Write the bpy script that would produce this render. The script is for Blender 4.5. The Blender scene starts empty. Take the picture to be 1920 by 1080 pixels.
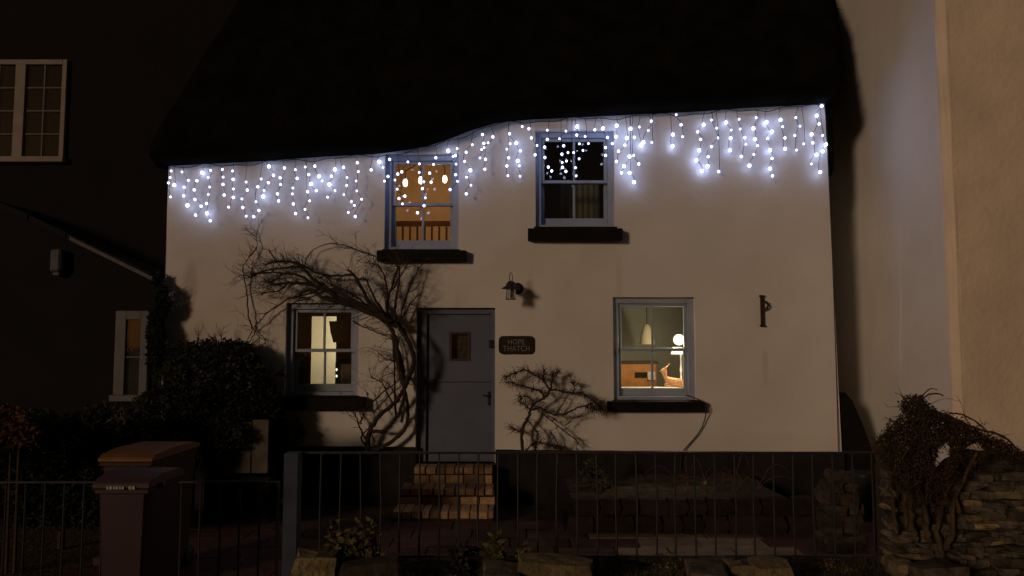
import bpy, bmesh, math, random
from mathutils import Vector, Matrix, noise
R = math.radians
rnd = random.Random(11)
S = bpy.context.scene
C = S.collection

# ------------------------------------------------------------------ camera, sky, sun, exposure
F = 1387.0                      # focal length in pixels of the 1920-wide photograph
TILT = math.atan(100 / F)
EYE = Vector((0, 0, 1.65))
cam = bpy.data.cameras.new('camera'); cam.sensor_width = 36; cam.lens = F / 1920 * 36
cam.clip_start = 0.05; cam.clip_end = 500
co = bpy.data.objects.new('camera', cam); C.objects.link(co)
co.location = EYE; co.rotation_euler = (R(90) + TILT, 0, 0)
S.camera = co

SUN_EL, SUN_AZ = R(12.0), R(38.0)      # low street light from behind the viewer's left shoulder
w = bpy.data.worlds.new('World'); S.world = w; w.use_nodes = True
nt = w.node_tree; bg = nt.nodes['Background']
sky = nt.nodes.new('ShaderNodeTexSky'); sky.sky_type = 'NISHITA'; sky.sun_disc = False
sky.sun_elevation = SUN_EL; sky.sun_rotation = R(180 + 38)
mx = nt.nodes.new('ShaderNodeMix'); mx.data_type = 'RGBA'; mx.blend_type = 'MULTIPLY'; mx.inputs[0].default_value = 1
mx.inputs[7].default_value = (1.0, 0.62, 0.34, 1)
nt.links.new(sky.outputs[0], mx.inputs[6]); nt.links.new(mx.outputs[2], bg.inputs[0])
bg.inputs[1].default_value = 0.0045
sl = bpy.data.lights.new('sun', 'SUN'); sl.energy = 0.64; sl.angle = R(8.5); sl.color = (1.0, 0.70, 0.475)
so = bpy.data.objects.new('sun', sl); C.objects.link(so)
sd = Vector((math.sin(SUN_AZ) * math.cos(SUN_EL), math.cos(SUN_AZ) * math.cos(SUN_EL), -math.sin(SUN_EL)))
so.rotation_euler = sd.to_track_quat('-Z', 'Y').to_euler()
so.location = (-6, -4, 5)
S.view_settings.view_transform = 'Standard'; S.view_settings.look = 'None'
S.view_settings.exposure = 0; S.view_settings.gamma = 1; S.view_settings.use_curve_mapping = False
S.render.engine = 'CYCLES'
S.cycles.use_denoising = True
S.cycles.max_bounces = 6; S.cycles.transparent_max_bounces = 12
S.cycles.sample_clamp_indirect = 3.0

# ------------------------------------------------------------------ helpers
ca, sa = math.cos(TILT), math.sin(TILT)
def P(px, py, Y):
    """world point at depth Y that the photograph shows at pixel px, py"""
    u = (540 - py) / F
    d = Vector(((px - 960) / F, ca - sa * u, sa + ca * u))
    return EYE + d * (Y / d.y)
WF = 8.4                        # front face of the cottage
def W(px, py, off=0.0): return P(px, py, WF - off)

def tag(o, label=None, cat=None, group=None, kind=None):
    if label: o['label'] = label
    if cat: o['category'] = cat
    if group: o['group'] = group
    if kind: o['kind'] = kind
    return o
def thing(name, label, cat, loc=(0, 0, 0), rz=0, group=None):
    o = bpy.data.objects.new(name, None); C.objects.link(o); o.location = loc; o.rotation_euler = (0, 0, rz)
    o.empty_display_size = 0.1
    return tag(o, label, cat, group)
def link(name, me, parent=None, loc=None, rot=None, scale=None, world=True):
    o = bpy.data.objects.new(name, me); C.objects.link(o)
    if loc is not None: o.location = loc
    if rot is not None: o.rotation_euler = rot
    if scale is not None: o.scale = scale
    if parent is not None:
        o.parent = parent
        if world:
            mw = Matrix.Identity(4); q = parent; chain = []
            while q is not None:
                chain.append(q.matrix_parent_inverse @ q.matrix_basis if q.parent else q.matrix_basis); q = q.parent
            for m in chain: mw = m @ mw
            o.matrix_parent_inverse = mw.inverted()
    return o

class MB:
    """collects shapes (in world coordinates) into one mesh"""
    def __init__(s): s.v = []; s.f = []
    def poly(s, pts):
        n = len(s.v); s.v += [tuple(p) for p in pts]; s.f.append(tuple(range(n, n + len(pts)))); return s
    def box(s, x0, x1, y0, y1, z0, z1):
        n = len(s.v)
        s.v += [(x0,y0,z0),(x1,y0,z0),(x1,y1,z0),(x0,y1,z0),(x0,y0,z1),(x1,y0,z1),(x1,y1,z1),(x0,y1,z1)]
        s.f += [tuple(n + i for i in q) for q in ((0,3,2,1),(4,5,6,7),(0,1,5,4),(1,2,6,5),(2,3,7,6),(3,0,4,7))]
        return s
    def prism(s, pts, y0, y1):
        """outline in x,z extruded between y0 and y1"""
        n = len(s.v); k = len(pts)
        s.v += [(p[0], y0, p[1]) for p in pts] + [(p[0], y1, p[1]) for p in pts]
        s.f.append(tuple(range(n, n + k))); s.f.append(tuple(n + k + i for i in reversed(range(k))))
        for i in range(k):
            j = (i + 1) % k; s.f.append((n + i, n + k + i, n + k + j, n + j))
        return s
    def tube(s, pts, rad, sides=5, cap=True):
        pts = [Vector(p) for p in pts]
        if len(pts) < 2: return s
        rs = rad if isinstance(rad, (list, tuple)) else [rad] * len(pts)
        n = len(s.v); up = Vector((0.31, 0.9, 0.2)).normalized()
        for i, p in enumerate(pts):
            d = (pts[min(i + 1, len(pts) - 1)] - pts[max(i - 1, 0)])
            if d.length < 1e-7: d = Vector((0, 0, 1))
            d.normalize(); a = d.cross(up)
            if a.length < 1e-3: a = d.cross(Vector((1, 0, 0)))
            a.normalize(); b = d.cross(a)
            for k in range(sides):
                t = 2 * math.pi * k / sides
                s.v.append(tuple(p + (a * math.cos(t) + b * math.sin(t)) * rs[i]))
        for i in range(len(pts) - 1):
            for k in range(sides):
                k2 = (k + 1) % sides
                s.f.append((n + i*sides + k, n + i*sides + k2, n + (i+1)*sides + k2, n + (i+1)*sides + k))
        if cap:
            s.f.append(tuple(n + k for k in reversed(range(sides)))); m = n + (len(pts)-1)*sides
            s.f.append(tuple(m + k for k in range(sides)))
        return s
    def lathe(s, c, prof, sides=16, axis='z'):
        """prof: list of (radius, height) about a vertical axis through c"""
        n = len(s.v); c = Vector(c)
        for r, h in prof:
            for k in range(sides):
                t = 2 * math.pi * k / sides
                if axis == 'z': s.v.append((c.x + r*math.cos(t), c.y + r*math.sin(t), c.z + h))
                else: s.v.append((c.x + r*math.cos(t), c.y - h, c.z + r*math.sin(t)))
        for i in range(len(prof) - 1):
            for k in range(sides):
                k2 = (k + 1) % sides
                s.f.append((n + i*sides + k, n + i*sides + k2, n + (i+1)*sides + k2, n + (i+1)*sides + k))
        return s
    def mesh(s, name, mat, smooth=False, bevel=0):
        me = bpy.data.meshes.new(name); me.from_pydata(s.v, [], s.f)
        if bevel:
            bm = bmesh.new(); bm.from_mesh(me)
            bmesh.ops.bevel(bm, geom=[e for e in bm.edges if not e.is_boundary], offset=bevel, segments=1, affect='EDGES', profile=0.5)
            bm.to_mesh(me); bm.free()
        if mat: me.materials.append(mat)
        if smooth: me.shade_smooth()
        me.update(); return me
    def build(s, name, mat, parent=None, smooth=False, bevel=0):
        return link(name, s.mesh(name, mat, smooth, bevel), parent)

def M(name, col, rough=0.8, var=0.15, scale=6.0, bump=0.0, bscale=30.0, spec=0.3, metal=0.0, rand=0.0, detail=4, col2=None):
    m = bpy.data.materials.new(name); m.use_nodes = True
    t = m.node_tree; b = t.nodes['Principled BSDF']
    b.inputs['Roughness'].default_value = rough; b.inputs['Metallic'].default_value = metal
    b.inputs['Specular IOR Level'].default_value = spec
    tc = t.nodes.new('ShaderNodeTexCoord')
    n = t.nodes.new('ShaderNodeTexNoise'); n.inputs['Scale'].default_value = scale; n.inputs['Detail'].default_value = detail
    geo = t.nodes.new('ShaderNodeNewGeometry'); t.links.new(geo.outputs['Position'], n.inputs['Vector'])
    r = t.nodes.new('ShaderNodeValToRGB'); t.links.new(n.outputs[0], r.inputs[0])
    c2 = col2 or tuple(c * (1 + var) for c in col); c1 = tuple(c * (1 - var) for c in col)
    r.color_ramp.elements[0].position = 0.32; r.color_ramp.elements[1].position = 0.68
    r.color_ramp.elements[0].color = (*c1, 1); r.color_ramp.elements[1].color = (*c2, 1)
    out = r.outputs[0]
    if rand:
        oi = t.nodes.new('ShaderNodeObjectInfo'); hs = t.nodes.new('ShaderNodeHueSaturation')
        mr = t.nodes.new('ShaderNodeMapRange'); mr.inputs[3].default_value = 1 - rand; mr.inputs[4].default_value = 1 + rand
        t.links.new(oi.outputs['Random'], mr.inputs[0]); t.links.new(mr.outputs[0], hs.inputs['Value'])
        t.links.new(out, hs.inputs['Color']); out = hs.outputs[0]
    t.links.new(out, b.inputs['Base Color'])
    if bump:
        n2 = t.nodes.new('ShaderNodeTexNoise'); n2.inputs['Scale'].default_value = bscale; n2.inputs['Detail'].default_value = 6
        t.links.new(geo.outputs['Position'], n2.inputs['Vector'])
        bu = t.nodes.new('ShaderNodeBump'); bu.inputs['Strength'].default_value = 1; bu.inputs['Distance'].default_value = bump
        t.links.new(n2.outputs[0], bu.inputs['Height']); t.links.new(bu.outputs[0], b.inputs['Normal'])
    return m
def EM(name, col, st):
    m = bpy.data.materials.new(name); m.use_nodes = True; t = m.node_tree
    for n in list(t.nodes):
        if n.type == 'BSDF_PRINCIPLED': t.nodes.remove(n)
    e = t.nodes.new('ShaderNodeEmission'); e.inputs[0].default_value = (*col, 1); e.inputs[1].default_value = st
    t.links.new(e.outputs[0], t.nodes['Material Output'].inputs[0]); return m
def GLASS(name, refl=0.06, tint=(0.9, 0.9, 0.88), rough=0.02):
    m = bpy.data.materials.new(name); m.use_nodes = True; t = m.node_tree
    for n in list(t.nodes):
        if n.type == 'BSDF_PRINCIPLED': t.nodes.remove(n)
    tr = t.nodes.new('ShaderNodeBsdfTransparent'); tr.inputs[0].default_value = (*tint, 1)
    g = t.nodes.new('ShaderNodeBsdfGlossy'); g.inputs['Roughness'].default_value = rough
    n = t.nodes.new('ShaderNodeTexNoise'); n.inputs['Scale'].default_value = 5
    bu = t.nodes.new('ShaderNodeBump'); bu.inputs['Distance'].default_value = 0.0006
    t.links.new(n.outputs[0], bu.inputs['Height']); t.links.new(bu.outputs[0], g.inputs['Normal'])
    fr = t.nodes.new('ShaderNodeFresnel'); fr.inputs[0].default_value = 1.5
    ad = t.nodes.new('ShaderNodeMath'); ad.operation = 'ADD'; ad.inputs[1].default_value = refl; t.links.new(fr.outputs[0], ad.inputs[0])
    mi = t.nodes.new('ShaderNodeMixShader'); t.links.new(ad.outputs[0], mi.inputs[0])
    t.links.new(tr.outputs[0], mi.inputs[1]); t.links.new(g.outputs[0], mi.inputs[2])
    t.links.new(mi.outputs[0], t.nodes['Material Output'].inputs[0]); return m

# ------------------------------------------------------------------ materials
m_white = M('limewash', (0.76, 0.73, 0.68), 0.9, 0.05, 1.3, 0.003, 12)
# a rusty run down the limewash where a bracket once was, and damp low on the left: stains with a shape of their own; one broad spot paints shade over the left end
def stain_and_shade(mat, spots):
    t = mat.node_tree; b = t.nodes['Principled BSDF']; src = b.inputs['Base Color'].links[0].from_socket
    geo = t.nodes.new('ShaderNodeNewGeometry'); sep = t.nodes.new('ShaderNodeSeparateXYZ'); t.links.new(geo.outputs['Position'], sep.inputs[0])
    nz = t.nodes.new('ShaderNodeTexNoise'); nz.inputs['Scale'].default_value = 5; t.links.new(geo.outputs['Position'], nz.inputs['Vector'])
    for (cx, cz, hx, hz, amt, col) in spots:
        def ax(sock, c, h):
            a = t.nodes.new('ShaderNodeMath'); a.operation = 'SUBTRACT'; a.inputs[1].default_value = c; t.links.new(sock, a.inputs[0])
            d = t.nodes.new('ShaderNodeMath'); d.operation = 'DIVIDE'; d.inputs[1].default_value = h; t.links.new(a.outputs[0], d.inputs[0])
            q = t.nodes.new('ShaderNodeMath'); q.operation = 'POWER'; q.inputs[1].default_value = 2; t.links.new(d.outputs[0], q.inputs[0]); return q
        a, c2 = ax(sep.outputs[0], cx, hx), ax(sep.outputs[2], cz, hz)
        s = t.nodes.new('ShaderNodeMath'); s.operation = 'ADD'; t.links.new(a.outputs[0], s.inputs[0]); t.links.new(c2.outputs[0], s.inputs[1])
        s2 = t.nodes.new('ShaderNodeMath'); s2.operation = 'ADD'; t.links.new(s.outputs[0], s2.inputs[0]); t.links.new(nz.outputs[0], s2.inputs[1])
        mr = t.nodes.new('ShaderNodeMapRange'); mr.interpolation_type = 'SMOOTHSTEP'
        mr.inputs[1].default_value = 0.5; mr.inputs[2].default_value = 1.6; mr.inputs[3].default_value = amt; mr.inputs[4].default_value = 0
        t.links.new(s2.outputs[0], mr.inputs[0])
        mi = t.nodes.new('ShaderNodeMix'); mi.data_type = 'RGBA'; t.links.new(mr.outputs[0], mi.inputs[0])
        t.links.new(src, mi.inputs[6]); mi.inputs[7].default_value = (*col, 1); src = mi.outputs[2]
    t.links.new(src, b.inputs['Base Color'])
stain_and_shade(m_white, [(-3.66, 2.28, 0.10, 0.34, 0.42, (0.34, 0.24, 0.17)), (-3.75, 1.35, 0.55, 0.7, 0.5, (0.30, 0.24, 0.17)), (-2.6, 0.95, 0.5, 0.35, 0.35, (0.36, 0.32, 0.22)),
                (-3.3, 2.0, 1.0, 1.6, 0.34, (0.5, 0.42, 0.35)), (-0.62, 2.0, 0.05, 0.30, 0.22, (0.5, .42, .33)), (0.22, 2.2, 0.04, 0.35, 0.18, (0.5, .42, .33)), (1.22, 2.25, 0.05, 0.4, 0.2, (0.5, .42, .33)), (2.9, .45, 1.1, .22, .18, (.55, .40, .28)), (2.86, 1.35, .05, .25, .25, (.45, .3, .2))])
m_stucco = M('rough_stucco', (0.86, 0.71, 0.56), 0.95, 0.10, 1.6, 0.009, 16)
m_black = M('black_gloss_paint', (0.009, 0.007, 0.006), 0.7, 0.3, 8, 0.002, 40, 0.15)
m_plinth = M('black_plinth_paint', (0.018, 0.015, 0.015), 0.9, 0.4, 3, 0.01, 18)
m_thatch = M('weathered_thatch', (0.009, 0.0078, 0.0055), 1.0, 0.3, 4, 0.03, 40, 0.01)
m_blue = M('blue_grey_paint', (0.33, 0.38, 0.50), 0.5, 0.08, 5, 0.001, 40)  # blue-grey, pushed bluer to carry the LED glow on the upper frames
m_sash = M('sash_paint', (0.31, 0.37, 0.45), 0.5, 0.08, 5, 0.001, 40)
m_door = M('door_paint', (0.122, 0.138, 0.200), 0.5, 0.08, 3, 0.002, 25)
m_glass = GLASS('window_glass')
m_iron = M('black_iron', (0.02, 0.018, 0.016), 0.6, 0.3, 20, 0.001, 60)
m_rust = M('rusty_iron', (0.05, 0.03, 0.02), 0.9, 0.4, 30, 0.003, 60)
m_bark = M('wisteria_bark', (0.042, 0.029, 0.020), 0.95, 0.35, 30, 0.004, 80)
m_twig = M('brown_twig', (0.06, 0.040, 0.026), 0.95, 0.3, 20)
m_rail = M('dark_painted_rail', (0.030, 0.030, 0.034), 0.5, 0.2, 12, 0.0, 10, 0.3)
m_post = M('blue_grey_post', (0.055, 0.066, 0.105), 0.8, 0.15, 8, 0.002, 30)
m_brick = M('step_brick', (0.42, 0.27, 0.15), 0.9, 0.25, 22, 0.006, 70, rand=0.5)
m_mortar = M('dark_mortar', (0.05, 0.033, 0.02), 1, 0.3, 15, 0.006, 40)
m_stone = M('slatey_stone', (0.085, 0.072, 0.055), 0.95, 0.4, 14, 0.015, 35, rand=0.6, col2=(0.145, 0.115, 0.082))
m_palestone = M('lichened_stone', (0.22, 0.17, 0.09), 0.95, 0.45, 12, 0.02, 30, rand=0.3)
m_soil = M('dark_soil', (0.055, 0.038, 0.022), 1, 0.5, 10, 0.03, 25)
m_slab = M('worn_paving', (0.30, 0.22, 0.16), 0.95, 0.25, 5, 0.004, 30, rand=0.3)
m_redslab = M('red_paving', (0.085, 0.042, 0.035), 0.95, 0.25, 5, 0.004, 30, rand=0.3)
m_road = M('asphalt', (0.05, 0.047, 0.045), 0.95, 0.2, 40, 0.006, 120)
m_ever = M('evergreen_leaf', (0.020, 0.022, 0.010), 0.7, 0.6, 9)
m_green = M('green_leaf', (0.06, 0.06, 0.022), 0.7, 0.5, 20)
m_pale_leaf = M('pale_leaf', (0.22, 0.20, 0.10), 0.7, 0.3, 20)
m_dead = M('dead_ivy', (0.058, 0.034, 0.019), 0.95, 0.5, 14)
m_stem = M('dead_stem', (0.088, 0.060, 0.036), 0.95, 0.4, 14, 0.004, 60)
m_orange_lit_leaf = M('orange_lit_leaf', (0.12, 0.055, 0.018), 0.8, 0.5, 16)  # orange lamplight put into the leaf colour
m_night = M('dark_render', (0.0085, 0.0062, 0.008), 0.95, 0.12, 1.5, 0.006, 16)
m_slate = M('dark_slate', (0.012, 0.010, 0.010), 0.9, 0.2, 5, 0.004, 30)
m_frame = M('shaded_cream_frame', (0.25, 0.20, 0.17), 0.6, 0.12, 6)  # cream darkened to carry the shade over the left house
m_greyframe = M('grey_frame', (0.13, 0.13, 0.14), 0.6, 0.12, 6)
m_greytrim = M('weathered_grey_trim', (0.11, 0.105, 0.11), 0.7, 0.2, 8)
m_maroon = M('maroon_plastic', (0.05, 0.024, 0.030), 0.5, 0.1, 4)
m_maroonlid = M('maroon_lid_plastic', (0.085, 0.05, 0.06), 0.45, 0.1, 4)
m_brownbin = M('brown_plastic', (0.04, 0.02, 0.012), 0.55, 0.1, 4)
m_brownlid = M('brown_lid_plastic', (0.19, 0.088, 0.036), 0.4, 0.15, 5)
m_print = M('white_print', (0.5, 0.45, 0.42), 0.7, 0.05, 5)
m_board = M('pale_weathered_board', (0.10, 0.085, 0.058), 0.9, 0.2, 7, 0.003, 30, rand=0.25)
m_led = EM('led_white', (0.50, 0.60, 1.0), 5.6)
m_ledb = EM('led_bright', (0.46, 0.57, 1.0), 19.0)
m_wire = M('dark_wire', (0.018, 0.018, 0.02), 0.6, 0.1, 5)
m_letter = M('grey_lettering', (0.27, 0.25, 0.20), 0.7, 0.1, 30)
m_plaque = M('black_slate_plaque', (0.022, 0.018, 0.014), 0.5, 0.2, 12)
m_orangewall = M('warm_room_wall', (0.62, 0.50, 0.36), 0.9, 0.12, 2)
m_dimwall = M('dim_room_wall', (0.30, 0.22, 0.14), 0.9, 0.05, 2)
m_creamwall = M('cream_room_wall', (0.76, 0.72, 0.60), 0.9, 0.04, 2)
m_bluewall = M('grey_blue_room_wall', (0.36, 0.36, 0.31), 0.9, 0.04, 2)
m_darkwood = M('dark_red_wood', (0.07, 0.028, 0.016), 0.5, 0.2, 8)
m_orangewood = M('orange_wood', (0.55, 0.24, 0.07), 0.5, 0.15, 8)
m_dark = M('dark_cloth', (0.03, 0.024, 0.018), 0.9, 0.2, 8)
m_curtain = M('grey_green_curtain', (0.22, 0.21, 0.16), 0.9, 0.1, 8)
m_deer = M('tan_ceramic', (0.66, 0.34, 0.17), 0.5, 0.25, 60)
m_whitepaint = M('white_room_paint', (0.8, 0.78, 0.72), 0.5, 0.03, 5)

# ------------------------------------------------------------------ ground
def sheet(name, x0, x1, y0, y1, z, mat, nx=1, ny=1, amp=0, sc=1.0):
    mb = MB()
    for j in range(ny + 1):
        for i in range(nx + 1):
            x = x0 + (x1-x0)*i/nx; y = y0 + (y1-y0)*j/ny
            mb.v.append((x, y, z + (noise.noise(Vector((x*sc, y*sc, 3.1))) * amp if amp else 0)))
    for j in range(ny):
        for i in range(nx):
            a = j*(nx+1)+i; mb.f.append((a, a+1, a+nx+2, a+nx+1))
    return tag(mb.build(name, mat, smooth=True), kind='structure')
GZ = -0.10
sheet('ground', -150, 150, -150, 150, GZ - 0.06, m_soil)
sheet('street', -40, 40, -30, 3.72, 0.0, m_road)
kerb = MB().box(-40, 40, 3.72, 3.80, -0.16, 0.02).build('kerb', m_mortar); tag(kerb, kind='structure')
# garden floor: worn paving behind the railings, each slab a piece
gf = tag(bpy.data.objects.new('garden_path', None), kind='structure'); C.objects.link(gf)
slab_me = [MB().box(-.5, .5, -.5, .5, -.5, .5).mesh('paving_slab', m, bevel=0.03) for m in (m_slab, m_redslab)]
y = 4.9; row = 0
while y < 7.3:
    d = (0.30, 0.34, 0.28)[row % 3]; x = -3.4 + (row % 2) * 0.2
    while x < 3.6:
        wd = rnd.uniform(0.42, 0.62)
        pale = 6.05 < y < 7.0 and 0.9 < x + wd/2 < 2.15
        link('paving_slab', slab_me[0 if pale else 1], gf, (x + wd/2, y + d/2, GZ - 0.03 + rnd.uniform(-.004, .004)),
             (rnd.uniform(-.008, .008), rnd.uniform(-.008, .008), 0), (wd - .014, d - .014, 0.06), world=False)
        x += wd
    y += d; row += 1

# ------------------------------------------------------------------ the cottage
cot = thing('thatched_cottage', 'white limewashed thatched cottage hung with icicle lights', 'cottage', (0, WF, 0))
X0, X1 = W(308, 560).x, 3.70
def zat(px, py): return W(px, py).z
def rect(x0, y0, x1, y1):
    cx, cy = (x0+x1)/2, (y0+y1)/2
    return (W(x0, cy).x, W(x1, cy).x, W(cx, y1).z, W(cx, y0).z)
OP = {'ul': rect(721, 288, 860, 470), 'ur': rect(1004, 245, 1152, 428), 'll': rect(535, 568, 672, 744),
      'lr': rect(1150, 557, 1304, 752), 'door': rect(780, 577, 928, 868)}
ZB = GZ - 0.05
EAVE = [(300, 313), (330, 311), (400, 308), (500, 302), (600, 295), (700, 290), (760, 282), (800, 275), (840, 262), (880, 246), (930, 231), (1000, 224),
        (1100, 220), (1200, 215), (1300, 210), (1400, 204), (1500, 198), (1562, 193)]
def eave_py(px):
    for (a, b), (c, d) in zip(EAVE, EAVE[1:]):
        if px <= c: return b + (d-b)*max(0, (px-a))/(c-a)
    return EAVE[-1][1]
def eavez(x):
    px = 960 + x*F/8.5; return P(px, eave_py(px), WF).z
def batter(x, z):          # the right-hand end leans out towards the ground
    k = max(0, (x - 2.6) / 1.1)
    return x - k * 0.075 * z / 4.3
xs, zs = set([X0, X1]), set([ZB, 4.6])
for a, b, c, d in OP.values(): xs |= {a, b}; zs |= {c, d}
def fill(vals, step):
    v = sorted(vals); out = []
    for a, b in zip(v, v[1:]):
        n = max(1, round((b-a)/step)); out += [a + (b-a)*i/n for i in range(n)]
    return out + [v[-1]]
xs, zs = fill(xs, 0.09), fill(zs, 0.09)
def mask(x, z):
    m = 1.0
    for a, b, c, d in OP.values():
        dx = max(a-x, 0, x-b); dz = max(c-z, 0, z-d); m = min(m, math.hypot(dx, dz) / 0.2)
    return m
mb = MB(); idx = {}
def fv(i, j):
    if (i, j) not in idx:
        x, z = xs[i], zs[j]
        dy = (noise.noise(Vector((x*0.9, z*0.9, 7))) * 0.022 + noise.noise(Vector((x*3, z*3, 2))) * 0.007) * mask(x, z)
        idx[i, j] = len(mb.v); mb.v.append((batter(x, z), WF + dy, min(z, eavez(x) + .10)))
    return idx[i, j]
def inside(x, z): return any(a < x < b and c < z < d for a, b, c, d in OP.values())
for i in range(len(xs)-1):
    for j in range(len(zs)-1):
        if not inside((xs[i]+xs[i+1])/2, (zs[j]+zs[j+1])/2):
            mb.f.append((fv(i, j), fv(i+1, j), fv(i+1, j+1), fv(i, j+1)))
mb.build('front_wall', m_white, cot, smooth=True)
for a, b, c, d in OP.values():                # each opening has its own reveal
    y0, y1 = WF, WF + 0.36; n_ = len(xs); mb = MB()
    mb.v = [(a,y0,c),(b,y0,c),(b,y0,d),(a,y0,d),(a,y1,c),(b,y1,c),(b,y1,d),(a,y1,d)]
    mb.f = [(0,4,7,3),(1,2,6,5),(3,7,6,2),(0,1,5,4)]
    mb.build('reveal', m_white, cot)
for sd_, xe, zt_ in ((0, X0, 3.7), (1, X1, 4.45)):       # end walls, battered on the right
    mb = MB()
    for k in range(13):
        z = ZB + (zt_-ZB)*k/12; x = batter(xe, z); mb.v += [(x, WF, z), (x, 13.5, z)]
    mb.f = [(2*k, 2*k+1, 2*k+3, 2*k+2) for k in range(12)]
    mb.build('end_wall', m_white, cot)
MB().box(X0, 3.5, 13.4, 13.5, ZB, 3.6).build('rear_wall', m_white, cot)
# black plinth in two runs either side of the door
def plinth(pxa, pya, pxb, pyb, xa=None, xb=None):
    a, b = W(pxa, pya), W(pxb, pyb); xa = a.x if xa is None else xa; xb = b.x if xb is None else xb
    n = 24; mb = MB()
    top = [(xa + (xb-xa)*i/n, a.z + (b.z-a.z)*i/n + 0.006*noise.noise(Vector((i*.7, 0, pxa)))) for i in range(n+1)]
    mb.prism([(xa, ZB), (xb, ZB)] + top[::-1], WF - 0.035, WF + 0.02); mb.build('plinth', m_plinth, cot)
plinth(308, 834, 779, 838, xa=X0 + .002); plinth(929, 843, 1572, 848, xb=batter(X1, 0.3) + 0.012)

# thatched roof
def roof_ring(s):
    px = 292 + s * (1562 - 292); j = P(px, eave_py(px), WF); sr = s
    XLt, XRt = -3.32, 3.93
    xl0, xr0 = P(301, 312, WF).x, P(1562, 193, WF).x
    pts = []
    def X(t):                 # t: 0 at the eave, 1 where the picture ends at the top
        xl = xl0 + (XLt - xl0)*t; xr = xr0 - 0.02 + (XRt - xr0 + 0.02)*min(t, 1)
        return xl + (xr - xl)*s
    wob = 0.03 * noise.noise(Vector((px*0.006, 0, 0)))
    pts.append((j.x, WF + 0.03, j.z)); pts.append((X(0), WF - 0.16, j.z + 0.015))
    pts.append((X(0), WF - 0.27 + wob, j.z + 0.06)); pts.append((X(.04), WF - 0.30 + wob, j.z + 0.16))
    zt = 5.75
    for k in range(1, 9):
        t = k/8; zz = j.z + 0.16 + (zt - j.z - 0.16) * t
        pts.append((X(t) , WF - 0.30 + wob*(1-t) + 0.58*t + 0.035*noise.noise(Vector((px*.004, t*4, 1))), zz))
    for k in range(1, 7):
        t = k/6; pts.append((X(1 + t*0.45*(1-s)), 8.68 + 2.4*t, zt + 2.6*math.sin(t*1.45)))
    pts.append((X(1.45 if s < .5 else 1), 13.9, 4.2))
    return pts
NS = 90; rings = [roof_ring(i/NS) for i in range(NS+1)]
mb = MB(); k = len(rings[0])
for r_ in rings: mb.v += r_
for i in range(NS):
    for j in range(k-1):
        a = i*k + j; mb.f.append((a, a+1, a+k+1, a+k))
mb.f.append(tuple(range(k))[::-1]); mb.f.append(tuple(NS*k + j for j in range(k)))
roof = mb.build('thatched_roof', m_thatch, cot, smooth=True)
# ragged straw ends along the eave and up the right verge
mb = MB()
for _ in range(5200):
    s = rnd.random(); px = 292 + s*1270; j = P(px, eave_py(px), WF)
    t = rnd.random()
    p = Vector((j.x * (1 - 0.02*t), WF - 0.10 - 0.19*t, j.z + 0.012 + 0.06*t + rnd.random()*0.03))
    d = Vector((rnd.uniform(-.25, .25), -0.8, rnd.uniform(-.42, .05))) * rnd.uniform(0.02, 0.06)
    q = Vector((0.003, 0, 0)); mb.poly([p - q, p + q, p + d])
for _ in range(2600):
    t = rnd.random(); k_ = 3 + t*8; i0 = int(k_); f = k_ - i0
    a = Vector(rings[NS][i0]); b = Vector(rings[NS][min(i0+1, 11)]); p = a.lerp(b, f) + Vector((-0.01, rnd.uniform(0, .35), 0))
    cl = 1.3 if noise.noise(Vector((t*14, 0, 3))) > 0 else .6
    d = Vector((rnd.uniform(.3, 1), rnd.uniform(-.3, .3), rnd.uniform(-1.1, .1))) * rnd.uniform(0.03, 0.10) * cl
    q = Vector((0, 0.004, 0.006)); mb.poly([p - q, p + q, p + d])
    a = Vector(rings[0][i0]); b = Vector(rings[0][min(i0+1, 11)]); p = a.lerp(b, f) + Vector((0.01, rnd.uniform(0, .35), 0))
    mb.poly([p - q, p + q, p + Vector((-d.x, d.y, d.z))])
tag(mb.build('straw_ends', m_thatch, cot), kind='stuff')
# thatch turned down the right-hand gable
gq = [(3.60, 190), (3.60, 326), (3.63, 334), (3.70, 331), (3.735, 318), (3.74, 170)]
MB().prism([(x, P(1560, py, 8.5).z) for x, py in gq], 8.45, 9.6).build('gable_thatch', m_thatch, cot)

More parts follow.
